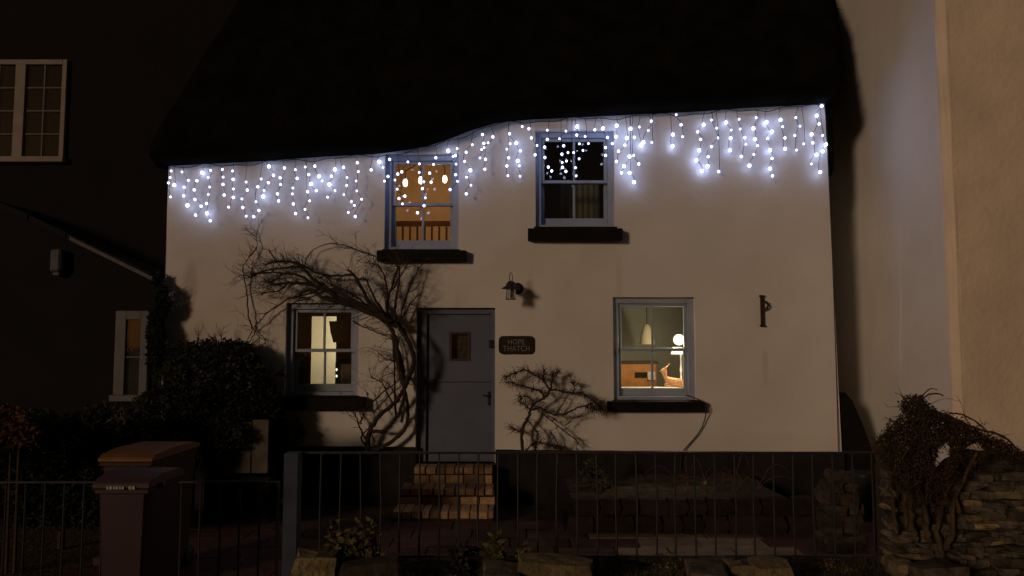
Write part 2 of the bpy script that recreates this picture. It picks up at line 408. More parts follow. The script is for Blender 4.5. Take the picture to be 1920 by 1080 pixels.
# sash windows
def window(key, hw_px, sill_px, label=None, split=0.5, recess=0.06):
    a, b, c, d = OP[key]; y = WF + recess
    fr = MB(); cw = 0.068
    fr.box(a, a+cw, y, y+.12, c, d); fr.box(b-cw, b, y, y+.12, c, d); fr.box(a+cw, b-cw, y, y+.12, d-cw, d); fr.box(a+cw, b-cw, y, y+.12, c, c+.05)
    o = fr.build('sash_window', m_blue, cot, bevel=0.004)
    if label: o['label'] = label
    ia, ib, ic, id_ = a+cw+.001, b-cw-.001, c+.052, d-cw-.001; zm = ic + (id_-ic)*(1-split); xm = (ia+ib)/2
    for nm, z0, z1, yy, brl in (('upper_sash', zm-.02, id_, y+.03, .035), ('lower_sash', ic, zm+.018, y+.075, .085)):
        st = 0.038; s = MB(); t = 0.035
        s.box(ia, ia+st, yy, yy+t, z0, z1); s.box(ib-st, ib, yy, yy+t, z0, z1)
        s.box(ia+st, ib-st, yy, yy+t, z1-.036, z1); s.box(ia+st, ib-st, yy, yy+t, z0, z0+brl)
        s.box(xm-.013, xm+.013, yy+.006, yy+t-.006, z0+brl, z1-.036)
        s.build(nm, m_sash, o, bevel=0.003)
        for xa, xb in ((ia+st, xm-.013), (xm+.013, ib-st)):
            tl = rnd.uniform(-.002, .002)
            MB().poly([(xa, yy+.016+tl, z0+brl), (xb, yy+.016-tl, z0+brl), (xb, yy+.018-tl, z1-.036), (xa, yy+.018+tl, z1-.036)]).build('pane', m_glass, o)
    sx0, sy0, sx1, sy1 = sill_px
    p, q = W((sx0), (sy0+sy1)/2, .11), W(sx1, (sy0+sy1)/2, .11)
    zt, zb = P((sx0+sx1)/2, sy0, WF-.11).z, P((sx0+sx1)/2, sy1, WF-.11).z
    n = MB(); n.box(p.x, q.x, WF-.11, WF-.002, zb, zt); n.box(a-.02, b+.02, WF-.05, WF+recess+.06, zt-.004, c+.012)
    n.build('sill', m_black, o, bevel=0.006)
    return o
window('ul', None, (706, 469, 874, 489), 'upper window with orange lamplit room behind')
window('ur', None, (990, 428, 1168, 450), 'upper window of a dark room')
window('ll', None, (527, 745, 682, 769), 'lower window behind the bare climber')
window('lr', None, (1140, 753, 1322, 772), 'lower window with a white table lamp lit inside')

# stable door
a, b, c, d = OP['door']; y = WF + 0.07
dr = MB().box(a, a+.11, y, y+.12, c, d).box(b-.045, b, y, y+.12, c, d).box(a+.11, b-.045, y, y+.12, d-.07, d).build('stable_door', m_door, cot, bevel=0.004)
zs_ = zat(860, 717); xa, xb = a+.112, b-.047; ww = [W(842, 650), W(879, 650)]; wz = (zat(860, 677), zat(860, 622))
y2 = y + .035
u = MB(); u.box(xa, ww[0].x, y2, y2+.05, zs_+.006, d-.072); u.box(ww[1].x, xb, y2, y2+.05, zs_+.006, d-.072)
u.box(ww[0].x, ww[1].x, y2, y2+.05, wz[1], d-.072); u.box(ww[0].x, ww[1].x, y2, y2+.05, zs_+.006, wz[0]); u.build('upper_leaf', m_door, dr)
MB().box(xa, xb, y2-.016, y2-.001, zs_+.004, zs_+.035).build('weather_bar', m_door, dr)
MB().box(xa, xb, y2, y2+.05, c, zs_-.004).build('lower_leaf', m_door, dr)
f = MB(); e = .022
f.box(ww[0].x-.006, ww[0].x+e, y2-.012, y2-.001, wz[0], wz[1]); f.box(ww[1].x-e, ww[1].x+.006, y2-.012, y2-.001, wz[0], wz[1])
f.box(ww[0].x+e, ww[1].x-e, y2-.012, y2-.001, wz[1]-e, wz[1]); f.box(ww[0].x+e, ww[1].x-e, y2-.012, y2-.001, wz[0], wz[0]+e); f.build('light_frame', M('brown_stained_frame', (.07, .05, .04), .7, .2, 20), dr)
MB().poly([(ww[0].x, y2+.02, wz[0]), (ww[1].x, y2+.02, wz[0]), (ww[1].x, y2+.02, wz[1]), (ww[0].x, y2+.02, wz[1])]).build('pane', m_glass, dr)
MB().box(ww[0].x-.05, ww[1].x+.05, y2+.07, y2+.08, wz[0]-.05, wz[1]+.05).build('net_curtain', M('brown_net', (0.11, 0.095, 0.075), .9, .6, 30), dr)
for px, py in ((920, 645), (783, 645)):
    q = W(px, py); MB().box(q.x-.02, q.x+.02, y-.03, y-.001, q.z-.045, q.z+.045).build('hinge', m_iron, dr, bevel=.004)
q = W(917, 748)
h = MB().box(q.x-.018, q.x+.022, y2-.012, y2-.001, q.z-.08, q.z+.075); h.tube([(q.x+.004, y2-.012, q.z+.03), (q.x+.004, y2-.055, q.z+.03), (q.x-.075, y2-.06, q.z+.036)], .009, 8)
h.build('handle', m_iron, dr)
MB().box(a-.01, b+.01, WF-.03, WF+.3, c-.05, c).build('threshold', m_mortar, dr)

# rooms behind the windows
def room(x0, x1, z0, z1, y1, mat, door=None):
    y0 = WF + .362; mb = MB()
    mb.poly([(x0,y0,z0),(x0,y1,z0),(x0,y1,z1),(x0,y0,z1)]); mb.poly([(x1,y0,z0),(x1,y0,z1),(x1,y1,z1),(x1,y1,z0)])
    mb.poly([(x0,y0,z1),(x0,y1,z1),(x1,y1,z1),(x1,y0,z1)]); mb.poly([(x0,y0,z0),(x1,y0,z0),(x1,y1,z0),(x0,y1,z0)])
    if door:
        da, db, dz = door
        mb.poly([(x0,y1,z0),(da,y1,z0),(da,y1,z1),(x0,y1,z1)]); mb.poly([(db,y1,z0),(x1,y1,z0),(x1,y1,z1),(db,y1,z1)]); mb.poly([(da,y1,dz),(db,y1,dz),(db,y1,z1),(da,y1,z1)])
    else: mb.poly([(x0,y1,z0),(x1,y1,z0),(x1,y1,z1),(x0,y1,z1)])
    return mb.build('room_wall', mat, cot)
def inner(key):      # inside face of the front wall round one opening
    pass
room(-2.35, 0.05, 2.15, 4.45, 10.6, m_orangewall)
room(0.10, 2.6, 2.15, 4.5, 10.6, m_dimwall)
da, db = P(577, 650, 10.4).x, P(630, 650, 10.4).x
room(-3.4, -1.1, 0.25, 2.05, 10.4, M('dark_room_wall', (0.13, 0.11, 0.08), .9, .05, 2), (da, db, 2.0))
mb = MB(); mb.poly([(da-.5,11.6,.25),(db+.5,11.6,.25),(db+.5,11.6,2.1),(da-.5,11.6,2.1)]); mb.poly([(da-.5,10.42,.25),(da-.5,11.6,.25),(da-.5,11.6,2.1),(da-.5,10.42,2.1)])
mb.poly([(db+.5,10.42,.25),(db+.5,10.42,2.1),(db+.5,11.6,2.1),(db+.5,11.6,.25)]); mb.poly([(da-.5,10.42,2.1),(da-.5,11.6,2.1),(db+.5,11.6,2.1),(db+.5,10.42,2.1)]); mb.build('hall_wall', m_creamwall, cot)
room(0.75, 2.75, 0.25, 2.13, 10.5, m_bluewall)
def lamp(name, loc, e, col, r=.05):
    l = bpy.data.lights.new(name, 'POINT'); l.energy = e; l.color = col; l.shadow_soft_size = r
    o = bpy.data.objects.new(name, l); C.objects.link(o); o.location = loc; return o
# three glowing shades in the upper left room
m_glow = EM('warm_shade_glow', (1.0, 0.62, 0.30), 14.0)
ch = thing('ceiling_light', 'three-shade warm ceiling light glowing in the upper left window', 'lamp', P(805, 300, 9.7))
for px, py in ((760, 343), (789, 338), (834, 336)):
    p = P(px, py, 9.7)
    MB().lathe(p, [(0.006, .05), (.020, .04), (.028, .015), (.030, -.015), (.022, -.04), (.004, -.05)], 14).build('glowing_shade', m_glow, ch, smooth=True)
    MB().tube([p + Vector((0, 0, .06)), p + Vector((0, 0, .16)), P(812, 290, 9.7)], .008, 6).build('arm', m_iron, ch)
lamp('ceiling_light_glow', P(812, 350, 9.3), 9.5, (1, .56, .22), .1).parent = None
bn = thing('banister', 'dark red wooden banister seen through the upper left window', 'banister', P(800, 440, 9.5))
l_, r_ = P(735, 420, 9.5), P(885, 420, 9.5)
MB().box(l_.x, r_.x, 9.47, 9.53, P(800, 424, 9.5).z, P(800, 415, 9.5).z).build('handrail', m_darkwood, bn)
MB().box(l_.x, r_.x, 9.47, 9.53, 2.2, 2.27).build('bottom_rail', m_darkwood, bn)
for k in range(11):
    x = l_.x + (r_.x-l_.x)*(k+.5)/11
    MB().box(x-.012, x+.012, 9.488, 9.512, 2.27, P(800, 425, 9.5).z).build('spindle', m_darkwood, bn)
# curtains, dark upstairs room
def curtain(name, label, pxa, pxb, pya, pyb, Y, mat, folds=7, cat='curtain'):
    a_, b_ = P(pxa, pya, Y), P(pxb, pyb, Y); n = folds*6; mb = MB()
    for i in range(n+1):
        x = a_.x + (b_.x-a_.x)*i/n; yy = Y + .012*math.sin(i/6*2*math.pi)
        mb.v += [(x, yy, b_.z), (x, yy, a_.z)]
    for i in range(n): mb.f.append((2*i, 2*i+2, 2*i+3, 2*i+1))
    return tag(mb.build(name, mat, smooth=True), label, cat)
curtain('curtain', 'pale grey curtain drawn low across the dark upper right window', 1050, 1125, 338, 440, 9.0, m_curtain)
curtain('curtain', 'dark folded curtain at the left side of the lower left window', 553, 582, 560, 745, 8.9, m_dark, 4)
# lower left room
lamp('hall_light', (( da+db)/2 + .3, 11.1, 1.7), 13.0, (1, .86, .62), .08)
p = P(641, 622, 8.95)
t = thing('hanging_basket', 'dark wide-rimmed pot shade hanging inside the lower left window', 'lampshade', p)
MB().lathe(p, [(.10, -.13), (.135, 0), (.15, .11), (.155, .125), (.14, .125)], 20).build('shade', m_dark, t, smooth=True)
MB().tube([p + Vector((0, 0, .12)), p + Vector((0, 0, .4))], .006, 6).build('cord', m_wire, t)
p = P(645, 735, 9.1); q = P(660, 676, 9.1)
t = thing('clock_case', 'dark arched case on the sill inside the lower left window', 'cabinet', p)
MB().prism([(p.x-.10, p.z), (p.x+.13, p.z), (p.x+.13, q.z), (p.x+.08, q.z+.02), (p.x, q.z+.03), (p.x-.07, q.z), (p.x-.10, q.z-.03)], 9.05, 9.2).build('case', m_dark, t)
MB().box(p.x-.03, p.x+.09, 9.038, 9.049, p.z+.1, q.z-.04).build('case_face', m_dimwall, t)
for i, (px, py, lb) in enumerate(((631, 693, 'upper tiny candle glowing beside the dark case in the lower left window'), (631, 705, 'lower tiny candle glowing beside the dark case in the lower left window'))):
    p = P(px, py, 9.0); tag(MB().lathe(p, [(.001, .016), (.009, .008), (.011, -.002), (.008, -.012), (.001, -.016)], 8).build('candle_light', EM('candle', (1, .85, .6), 2.2), smooth=True), lb, 'candle', 'tiny candles in the lower left window')
# lower right room
LZ = P(1270, 657, 8.95)
t = thing('table_lamp', 'lit white table lamp with round globe above its shade in the lower right window', 'lamp', (LZ.x, 8.95, P(1277, 716, 8.95).z))
gp = P(1273, 637, 8.95)
MB().lathe(LZ, [(.078, -.045), (.05, .04), (.048, .04), (.076, -.045)], 20).build('lamp_shade', EM('shade_glow', (1, .86, .6), 2.6), t, smooth=True)
MB().lathe(gp, [(.065*math.sin(k/10*math.pi)+.0005, .065*math.cos(k/10*math.pi)) for k in range(11)], 18).build('globe', EM('globe_glow', (1, .88, .62), 5), t, smooth=True)
sp = P(1279, 716, 8.95)
MB().lathe((sp.x-.01, 8.95, sp.z - .02), [(.045, 0), (.04, .02), (.012, .03), (.010, .12), (.018, .16), (.010, .2), (.010, LZ.z - sp.z)], 12).build('lamp_stem', m_whitepaint, t, smooth=True)
lamp('table_lamp_glow', (LZ.x-.04, 8.83, LZ.z+.10), 24.0, (1, .80, .50), .05)
wb = MB().box(OP['lr'][0]-.001, OP['lr'][1]+.001, WF+.20, WF+.75, OP['lr'][2]+.085, OP['lr'][2]+.115).build('window_board', m_whitepaint, cot)
zb = OP['lr'][2] + .115
# orange cupboard
p0, p1 = P(1160, 682, 9.9), P(1232, 735, 9.9)
t = thing('wooden_cupboard', 'orange wooden cupboard with dark recess in the lower right window', 'cupboard', (p0.x, 9.9, .3))
mb = MB(); mb.box(p0.x, p1.x, 9.9, 10.3, .3, p0.z)
mb.build('carcass', m_orangewood, t, bevel=.006)
q0, q1 = P(1190, 698, 9.9), P(1213, 708, 9.9)
MB().box(q0.x, q1.x, 9.888, 9.899, q1.z, q0.z).build('recess', m_dark, t)
q0, q1 = P(1214, 697, 9.9), P(1228, 712, 9.9)
MB().box(q0.x, q1.x, 9.87, 9.899, q1.z, q0.z).build('pale_panel', m_whitepaint, t)
MB().box(p0.x-.02, p1.x+.02, 9.88, 10.3, p0.z+.001, p0.z+.03).build('cupboard_top', m_darkwood, t)
q = P(1213, 628, 9.6)  # solid bell added for a lampshade reflection in the glass, cord included
t = thing('shade_reflection', 'cream bell shape standing for a lampshade reflection in the lower right window', 'lampshade', q)
MB().lathe(q, [(.10, -.12), (.09, -.04), (.07, .05), (.04, .12), (.015, .14)], 18).build('shade', M('cream_reflection', (.36, .31, .22), .8, .03, 4), t, smooth=True)  # not a hung shade: bell shape standing for the reflection
MB().tube([q + Vector((0, 0, .14)), (q.x, q.y, 2.12)], .006, 6).build('cord', m_wire, t)
# reclining deer ornament on the window board, built as one skinned body
def skin_obj(name, verts, edges, radii, mat, parent=None, sub=1, root=0):
    me = bpy.data.meshes.new(name); me.from_pydata([tuple(v) for v in verts], edges, [])
    ob = bpy.data.objects.new(name, me); C.objects.link(ob)
    ob.modifiers.new('s', 'SKIN'); ob.modifiers.new('u', 'SUBSURF').levels = sub
    for i, r0 in enumerate(radii):
        me.skin_vertices[0].data[i].radius = (r0, r0)
        me.skin_vertices[0].data[i].use_root = (i == root)
    dg = bpy.context.evaluated_depsgraph_get(); dg.update()
    m2 = bpy.data.meshes.new_from_object(ob.evaluated_get(dg)); bpy.data.objects.remove(ob)
    m2.materials.clear(); m2.materials.append(mat); m2.shade_smooth()
    return link(name, m2, parent)
dp = P(1262, 710, 8.74); dp.z = zb + .075
def D(x, y, z): return dp + Vector((x*1.12, y*1.2, z*1.15))
dv = [D(.02, 0, .0), D(.09, 0, -.005), D(.13, 0, -.02), D(-.05, 0, .01), D(-.085, -.01, .06), D(-.095, -.015, .115), D(-.125, -.03, .12), D(-.145, -.04, .112),
      D(-.09, -.03, -.03), D(-.03, -.05, -.035), D(.10, -.04, -.03), D(.05, -.05, -.035), D(-.088, .012, .15), D(-.08, -.03, .155), D(-.035, -.01, .19), D(-.06, -.012, .165)]
de = [(0,1),(1,2),(0,3),(3,4),(4,5),(5,6),(6,7),(3,8),(8,9),(1,10),(10,11),(5,12),(5,13),(13,15),(15,14)]
dr_ = [.052,.054,.022,.042,.024,.028,.018,.010,.016,.010,.022,.012,.008,.010,.006,.007]
t = thing('deer_ornament', 'tan reclining deer ornament on the lower right window board', 'ornament', dp)
skin_obj('deer_body', dv, de, dr_, m_deer, t)

# steps of brick below the door
st = thing('brick_steps', 'worn brick steps with header edges below the blue door', 'steps', (W(853, 900).x, 7.8, GZ))
bm_me = MB().box(-.5,.5,-.5,.5,-.5,.5).mesh('brick', m_brick, bevel=.05)
def brick(x0, x1, y0, y1, z0, z1):
    link('brick', bm_me, st, ((x0+x1)/2, (y0+y1)/2, (z0+z1)/2), (rnd.uniform(-.02,.02), rnd.uniform(-.015,.015), rnd.uniform(-.03,.03)), (x1-x0, y1-y0, z1-z0))
for (pxa, pxb, yf, yb, ptop, prows) in ((776, 924, 8.12, 8.37, 877, ((877, 889, .115), (891, 909, .21))), (750, 929, 7.80, 8.12, 916, ((916, 929, .11), (932, 949, .21))), (735, 926, 7.45, 7.80, 959, ((959, 973, .10),))):
    xa, xb = P(pxa, ptop, yf).x, P(pxb, ptop, yf).x
    ztop = P(850, ptop, yf).z; zlow = max(P(850, prows[-1][1], yf).z, GZ-.04)
    MB().box(xa+.01, xb-.01, yf+.012, yb, GZ-.05, ztop-.012).build('mortar_core', m_mortar, st)
    for ri, (ya_, yb_, bw) in enumerate(prows):
        z1 = P(850, ya_, yf).z; z0 = P(850, yb_, yf).z; x = xa
        while x < xb - .03:
            wd = min(bw*rnd.uniform(.8, 1.15), xb - x)
            if True:
                brick(x+.006, x+wd-.006, yf + rnd.uniform(-.006, .008), (yb - .008) if ri == 0 else yf+.1, z0, z1 + rnd.uniform(-.004, .003))
            x += wd

# ------------------------------------------------------------------ icicle lights
Z2 = "90,607 178,615 82,660 68,704 115,722* 85,817 193,808 230,683 299,686 340,622* 410,602 390,660 195,740 277,760 403,737 283,838 222,886* 333,893 376,871 391,797 380,950* 288,964 407,1010 505,595 588,607 511,657 592,675 510,716 594,753 520,802 593,821 663,834 556,900 671,903 698,973 759,977 697,697 707,762 792,735 819,672 843,766 836,813* 777,857 801,927 882,570* 919,642 877,702 973,662 976,717 951,793 960,850 1008,583 1110,667 1096,597 1076,745 1071,793 1080,874 1098,952 1176,575 1205,636 1222,712* 1196,775 1212,849 1174,918 1198,986 1254,568 1288,650* 1265,766 1313,688 1372,716* 1357,819 1388,650 1415,595* 1485,577 1417,767 1489,798 1515,660 1512,724 1550,855 1574,885 1525,943 1581,976 1598,540 1606,612 1588,688 1594,769 1633,836 1710,598 1775,533* 1805,578"
Z3 = "55,426 112,372* 137,410 182,356 171,471 147,503 218,495 237,455 264,440 305,373 383,386 382,444 452,449 462,510 478,390 494,345 413,507 403,553 233,557 285,604 245,620 423,615 414,668 268,656 370,716 577,297* 638,283 610,335 626,330 630,388 628,459 640,504 590,559 698,308 688,369 727,430* 701,476 731,530 699,588 740,257 809,188 818,248 847,244 820,276 803,290 792,346 829,355 825,423 879,204 991,183 996,250 973,287 985,345 973,400 980,466 1037,245* 1063,298 1047,366* 1057,399 1062,469 1077,134 1122,149 1139,211 1246,159 1246,221 1328,217 1177,262 1228,273 1164,325 1230,343 1253,408 1276,434 1372,165 1357,264 1345,321 1347,377 1349,409 1376,367 1372,437 1386,310 1449,134* 1445,192 1463,251 1424,310 1461,352 1436,412 1441,467 1502,201 1524,249 1487,295 1567,156 1622,147* 1652,208 1685,249 1639,276 1640,329"
Z4 = "62,290* 57,370* 76,474 60,548 115,582* 97,630 155,630* 187,697* 122,432 137,380* 162,312* 190,375 225,300 155,512* 185,505 222,566 255,410* 240,432* 290,325 312,258 315,411 491,212 526,284 467,355* 537,370 465,437* 645,335 688,283* 744,250 782,309 793,378 667,389 745,441 657,467* 721,514 635,540* 676,617* 717,583* 797,621 849,268* 887,322 883,381* 877,467* 944,244 952,315 985,377 992,424 960,512 1067,233 1047,310* 1057,388* 1077,434 1050,497 1018,578* 1140,265* 1178,335* 1149,383 1167,467* 1181,526 1165,600* 1184,652 1242,248* 1257,298 1274,379 1275,457* 1352,233 1382,294 1345,361 1409,421 1357,466 1502,218* 1538,148* 1520,278 1466,353* 1545,361 1474,414 1500,500* 1545,475* 1570,425* 1465,566 1527,625*"
bulbs = []
for txt, sc, ox, oy in ((Z2, 1814/420, 300, 180), (Z3, 3.6, 680, 200), (Z4, 3.84, 1140, 160)):
    for q in txt.split():
        br = q.endswith('*'); x, y_ = q.rstrip('*').split(','); bulbs.append((float(x)/sc+ox, float(y_)/sc+oy, br))
seen = []
for b_ in bulbs:
    if not any(math.hypot(b_[0]-s_[0], b_[1]-s_[1]) < 4.5 for s_ in seen): seen.append(b_)
bulbs = sorted(seen, key=lambda q: q[1]); strands = []
for b_ in bulbs:
    best = None
    for s_ in strands:
        l0 = s_[-1]; dx = abs(l0[0]-b_[0]); dy = b_[1]-l0[1]
        if dy > 6 and dx < 15 and dx < dy*1.2 and dy < 85:
            sc = dx + dy*.3
            if best is None or sc < best[0]: best = (sc, s_)
    if best: best[1].append(b_)
    else: strands.append([b_])
il = thing('icicle_lights', 'white icicle light string hanging from the eave across the whole cottage', 'string lights', W(930, 235, .08))
rp = [(325, 312)] + [(px, eave_py(px) + 3 + 3*math.sin(px*.045) + 2*math.sin(px*.11)) for px in range(345, 1545, 12)] + [(1546, 198)]
cable = [W(px, py, .07 + .03*math.sin(px*.05)) for px, py in rp]
MB().tube(cable, .0045, 5).build('main_cable', m_wire, il)
tl = MB(); pr = P(1549, 235, 8.37); tl.tube([W(1546, 198, .05), W(1550, 235, .03), W(1553, 300, .02), W(1557, 400, .02), W(1562, 520, .02), W(1568, 700, .02), W(1572, 846, .05)], .0045, 5)
tl.build('supply_cable', m_wire, il)
def ico(r0, mat, name):
    bm = bmesh.new(); bmesh.ops.create_icosphere(bm, subdivisions=2, radius=r0); bmesh.ops.scale(bm, vec=(1, 1, 1.1), verts=bm.verts)
    me = bpy.data.meshes.new(name); bm.to_mesh(me); bm.free(); me.materials.append(mat); me.shade_smooth(); return me
me_b, me_bb, me_bs = ico(.0148, m_led, 'bulb'), ico(.0165, m_ledb, 'bulb'), ico(.0118, m_led, 'bulb')
for s_ in strands:
    depth = rnd.uniform(.05, .13); pts = []; x0 = s_[0][0] + rnd.uniform(-5, 5)
    if s_[0][1] - eave_py(s_[0][0]) < 75 or True: pts.append(W(x0, eave_py(x0) + 1, .08))
    prev = None; bl = []
    for (bx, by, br) in s_:
        dd = depth + rnd.uniform(-.012, .012)
        if br: dd = rnd.uniform(.06, .10)
        inwin = any(OP[k][0] < W(bx, by).x < OP[k][1] and OP[k][2] < W(bx, by).z < OP[k][3] for k in ('ul', 'ur'))  # some bulbs over the panes are built for reflections in the glass
        if inwin: dd = rnd.uniform(.04, .10)
        p = W(bx, by, dd); bl.append((p, br and not inwin)); w_ = p + Vector((rnd.choice((-1, 1))*.014, .008, .008))
        q = pts[-1]
        pts += [q.lerp(w_, .5) + Vector((rnd.uniform(-.012, .012), rnd.uniform(-.01, .01), 0)), w_]
    so_ = MB().tube(pts, .003, 4).build('strand', m_wire, il)
    for p, br in bl: link('bulb', me_bb if br else (me_bs if rnd.random() < .5 else me_b), so_, p)

# ------------------------------------------------------------------ things on the wall
p = W(958, 540)
t = thing('wall_lantern', 'black glass-bodied wall lantern above the name plaque', 'wall light', p)
yb = WF - .26; c0 = Vector((W(958, 540).x, yb, 0)); sc = yb/WF
zc = P(958, 541, yb).z; xc = P(958, 541, yb).x
MB().lathe((P(970, 542, WF).x, WF - .001, P(970, 541, WF).z), [(.001, .03), (.05, .028), (.066, .012), (.068, 0)], 18, axis='y').build('backplate', m_iron, t, smooth=True)
MB().tube([(P(970, 541, WF).x, WF - .02, P(970, 541, WF).z), (xc + .03, WF-.14, zc+.06), (xc, yb, zc+.075)], .012, 8).build('arm', m_iron, t)
MB().lathe((xc, yb, zc), [(.002, .085), (.03, .08), (.052, .055), (.058, .03), (.105, .004), (.107, -.002), (.05, .012)], 18).build('hood', m_iron, t, smooth=True)
lp = MB().tube([(xc-.012, yb, zc+.08), (xc-.018, yb, zc+.12), (xc-.01, yb, zc+.165), (xc, yb, zc+.18), (xc+.01, yb, zc+.165), (xc+.018, yb, zc+.12), (xc+.012, yb, zc+.08)], .0045, 6); lp.build('hanging_loop', m_iron, t)
MB().lathe((xc, yb, zc), [(.047, -.005), (.052, -.05), (.056, -.115)], 18).build('glass_jar', GLASS('lantern_glass', .10, (.62, .6, .58), .55), t, smooth=True)
cg = MB()
for k in range(4):
    an = k*math.pi/2 + .5; cg.tube([(xc+.05*math.cos(an), yb+.05*math.sin(an), zc), (xc+.06*math.cos(an), yb+.06*math.sin(an), zc-.12)], .003, 5)
cg.tube([(xc+.06*math.cos(a_), yb+.06*math.sin(a_), zc-.118) for a_ in [i*math.pi/8 for i in range(17)]], .0035, 5); cg.build('cage', m_iron, t)
MB().lathe((xc, yb, zc), [(.014, -.005), (.014, -.05), (.022, -.075), (.012, -.10), (.001, -.105)], 10).build('lamp_bulb', m_iron, t, smooth=True)

p = W(968.5, 647); wd, hh = 67*.00606/2, 34*.00606/2
t = thing('name_plaque', 'black house name plaque reading HOPE THATCH beside the door', 'sign', p)
cr = .05; pts = []
for cx, cz, a0 in ((wd-cr, hh-cr, 0), (-wd+cr, hh-cr, 90), (-wd+cr, -hh+cr, 180), (wd-cr, -hh+cr, 270)):
    for k in range(5):
        an = R(a0 + k*22.5); pts.append((p.x + cx + cr*math.cos(an), p.z + cz + cr*math.sin(an)))
MB().prism(pts, WF - .03, WF - .004).build('board', m_plaque, t, bevel=.003)
def text(body, size, loc, mat, parent, width, name='lettering'):
    cu = bpy.data.curves.new(name, 'FONT'); cu.body = body; cu.size = size; cu.align_x = 'CENTER'; cu.extrude = .002; cu.space_character = 1.08
    ob = bpy.data.objects.new(name, cu); C.objects.link(ob)
    dg = bpy.context.evaluated_depsgraph_get(); me = bpy.data.meshes.new_from_object(ob.evaluated_get(dg)); bpy.data.objects.remove(ob)
    wx = [v.co.x for v in me.vertices]; kx = width/(max(wx)-min(wx)); me.transform(Matrix.Diagonal((kx, 1, 1, 1)))
    me.transform(Matrix.Translation(loc) @ Matrix.Rotation(R(90), 4, 'X')); me.materials.clear(); me.materials.append(mat)
    return link(name, me, parent)
text('HOPE', .082, (p.x - .005, WF - .0325, p.z + .008), m_letter, t, .185)
text('THATCH', .088, (p.x, WF - .0325, p.z - .068), m_letter, t, .30)

p = W(1428.5, 583)
t = thing('iron_bracket', 'rusty iron shutter bracket alone on the bare wall right of the window', 'bracket', p)
k_ = .00606
MB().box(p.x-.022, p.x+.016, WF-.035, WF-.008, p.z-28*k_, p.z+28*k_).build('bar', m_rust, t, bevel=.004)
MB().box(p.x-.032, p.x+.026, WF-.04, WF-.004, p.z+26*k_, p.z+29.5*k_).build('cap', m_rust, t, bevel=.004)
MB().box(p.x-.032, p.x+.028, WF-.04, WF-.004, p.z-29.5*k_, p.z-26*k_).build('foot', m_rust, t, bevel=.004)
MB().tube([(p.x+.01, WF-.03, p.z+17*k_), (p.x+.04, WF-.06, p.z+16*k_), (p.x+.052, WF-.065, p.z+10*k_), (p.x+.04, WF-.05, p.z+5*k_), (p.x+.012, WF-.03, p.z+1*k_)], .012, 8).build('hook', m_rust, t)
# mains lead from the window
tag(MB().tube([W(1288, 741, -.03), W(1300, 745, .02), W(1311, 750, .11), W(1321, 755, .125), W(1325, 768, .11), W(1322, 785, .05), W(1317, 800, .03), W(1308, 815, .03), W(1295, 830, .03), W(1284, 842, .04), W(1278, 852, .06), W(1276, 880, .06)], .0065, 6).build('mains_lead', m_wire),
    'thin dark mains lead trailing from the lit lower window down to the plinth', 'cable')

# ------------------------------------------------------------------ climbers
def smooth_pts(pts, n=3):
    for _ in range(n-1):
        q = [pts[0]]
        for a_, b_ in zip(pts, pts[1:]): q += [a_.lerp(b_, .25), a_.lerp(b_, .75)]
        q.append(pts[-1]); pts = q
    return pts
def twig(mb, p, d, L, r0, lev, rng, flat=.5, wig=.5):
    n = max(3, int(L/.03)); pts = [p]; rs = [r0]
    for i in range(n):
        d = (d + Vector((rng.uniform(-1, 1), rng.uniform(-1, 1)*flat, rng.uniform(-1, 1))) * wig*.6).normalized()
        p = p + d*L/n
        if p.y > WF - .012: p.y = WF - .012
        pts.append(p); rs.append(r0*(1 - .75*(i+1)/n))
        if lev > 0 and rng.random() < .5:
            sd_ = (d + Vector((rng.uniform(-1, 1), rng.uniform(-.6, .6), rng.uniform(-1, 1)))*1.0).normalized()
            twig(mb, p, sd_, L*rng.uniform(.35, .6), r0*.6, lev-1, rng, flat, wig)
    mb.tube(pts, rs, 4, cap=False)
def plant(name, label, cat, lines, seed, tw_n, tw_len, tw_r, m_b, m_t, bias=(0, 0, 0), wob=.012, lev=2):
    rng = random.Random(seed); base = lines[0][1][0]; root = thing(name, label, cat, W(base[0], base[1], .2))
    tw = MB()
    for (r0, pts, dep, dens) in lines:
        pr = [W(px, py, dep + .03*math.sin(px*.05+py*.07)) for px, py in pts]
        pr = smooth_pts(pr, 3)
        pr = [q + Vector((rng.uniform(-wob, wob), rng.uniform(-wob, wob), rng.uniform(-wob, wob)))*(0 if i in (0,) else 1)*.5 for i, q in enumerate(pr)]
        n = len(pr); rs = [r0*(1 - .6*i/(n-1))*rng.uniform(.9, 1.1) for i in range(n)]
        MB().tube(pr, rs, 7).build('branch', m_b, root, smooth=True)
        L = sum((pr[i+1]-pr[i]).length for i in range(n-1)); k = int(L*tw_n*dens)
        for _ in range(k):
            f = rng.random()**.7; i = min(int(f*(n-1)), n-2); q = pr[i].lerp(pr[i+1], rng.random()); d = (pr[i+1]-pr[i]).normalized()
            d = (d*.6 + Vector((rng.uniform(-1, 1), rng.uniform(-.8, .3), rng.uniform(-1, 1)))*.8 + Vector(bias)).normalized()
            twig(tw, q, d, tw_len*rng.uniform(.4, 1.2), tw_r*rng.uniform(.7, 1.2), lev, rng)
    tag(tw.build('twigs', m_t, root), kind='stuff')
    return root
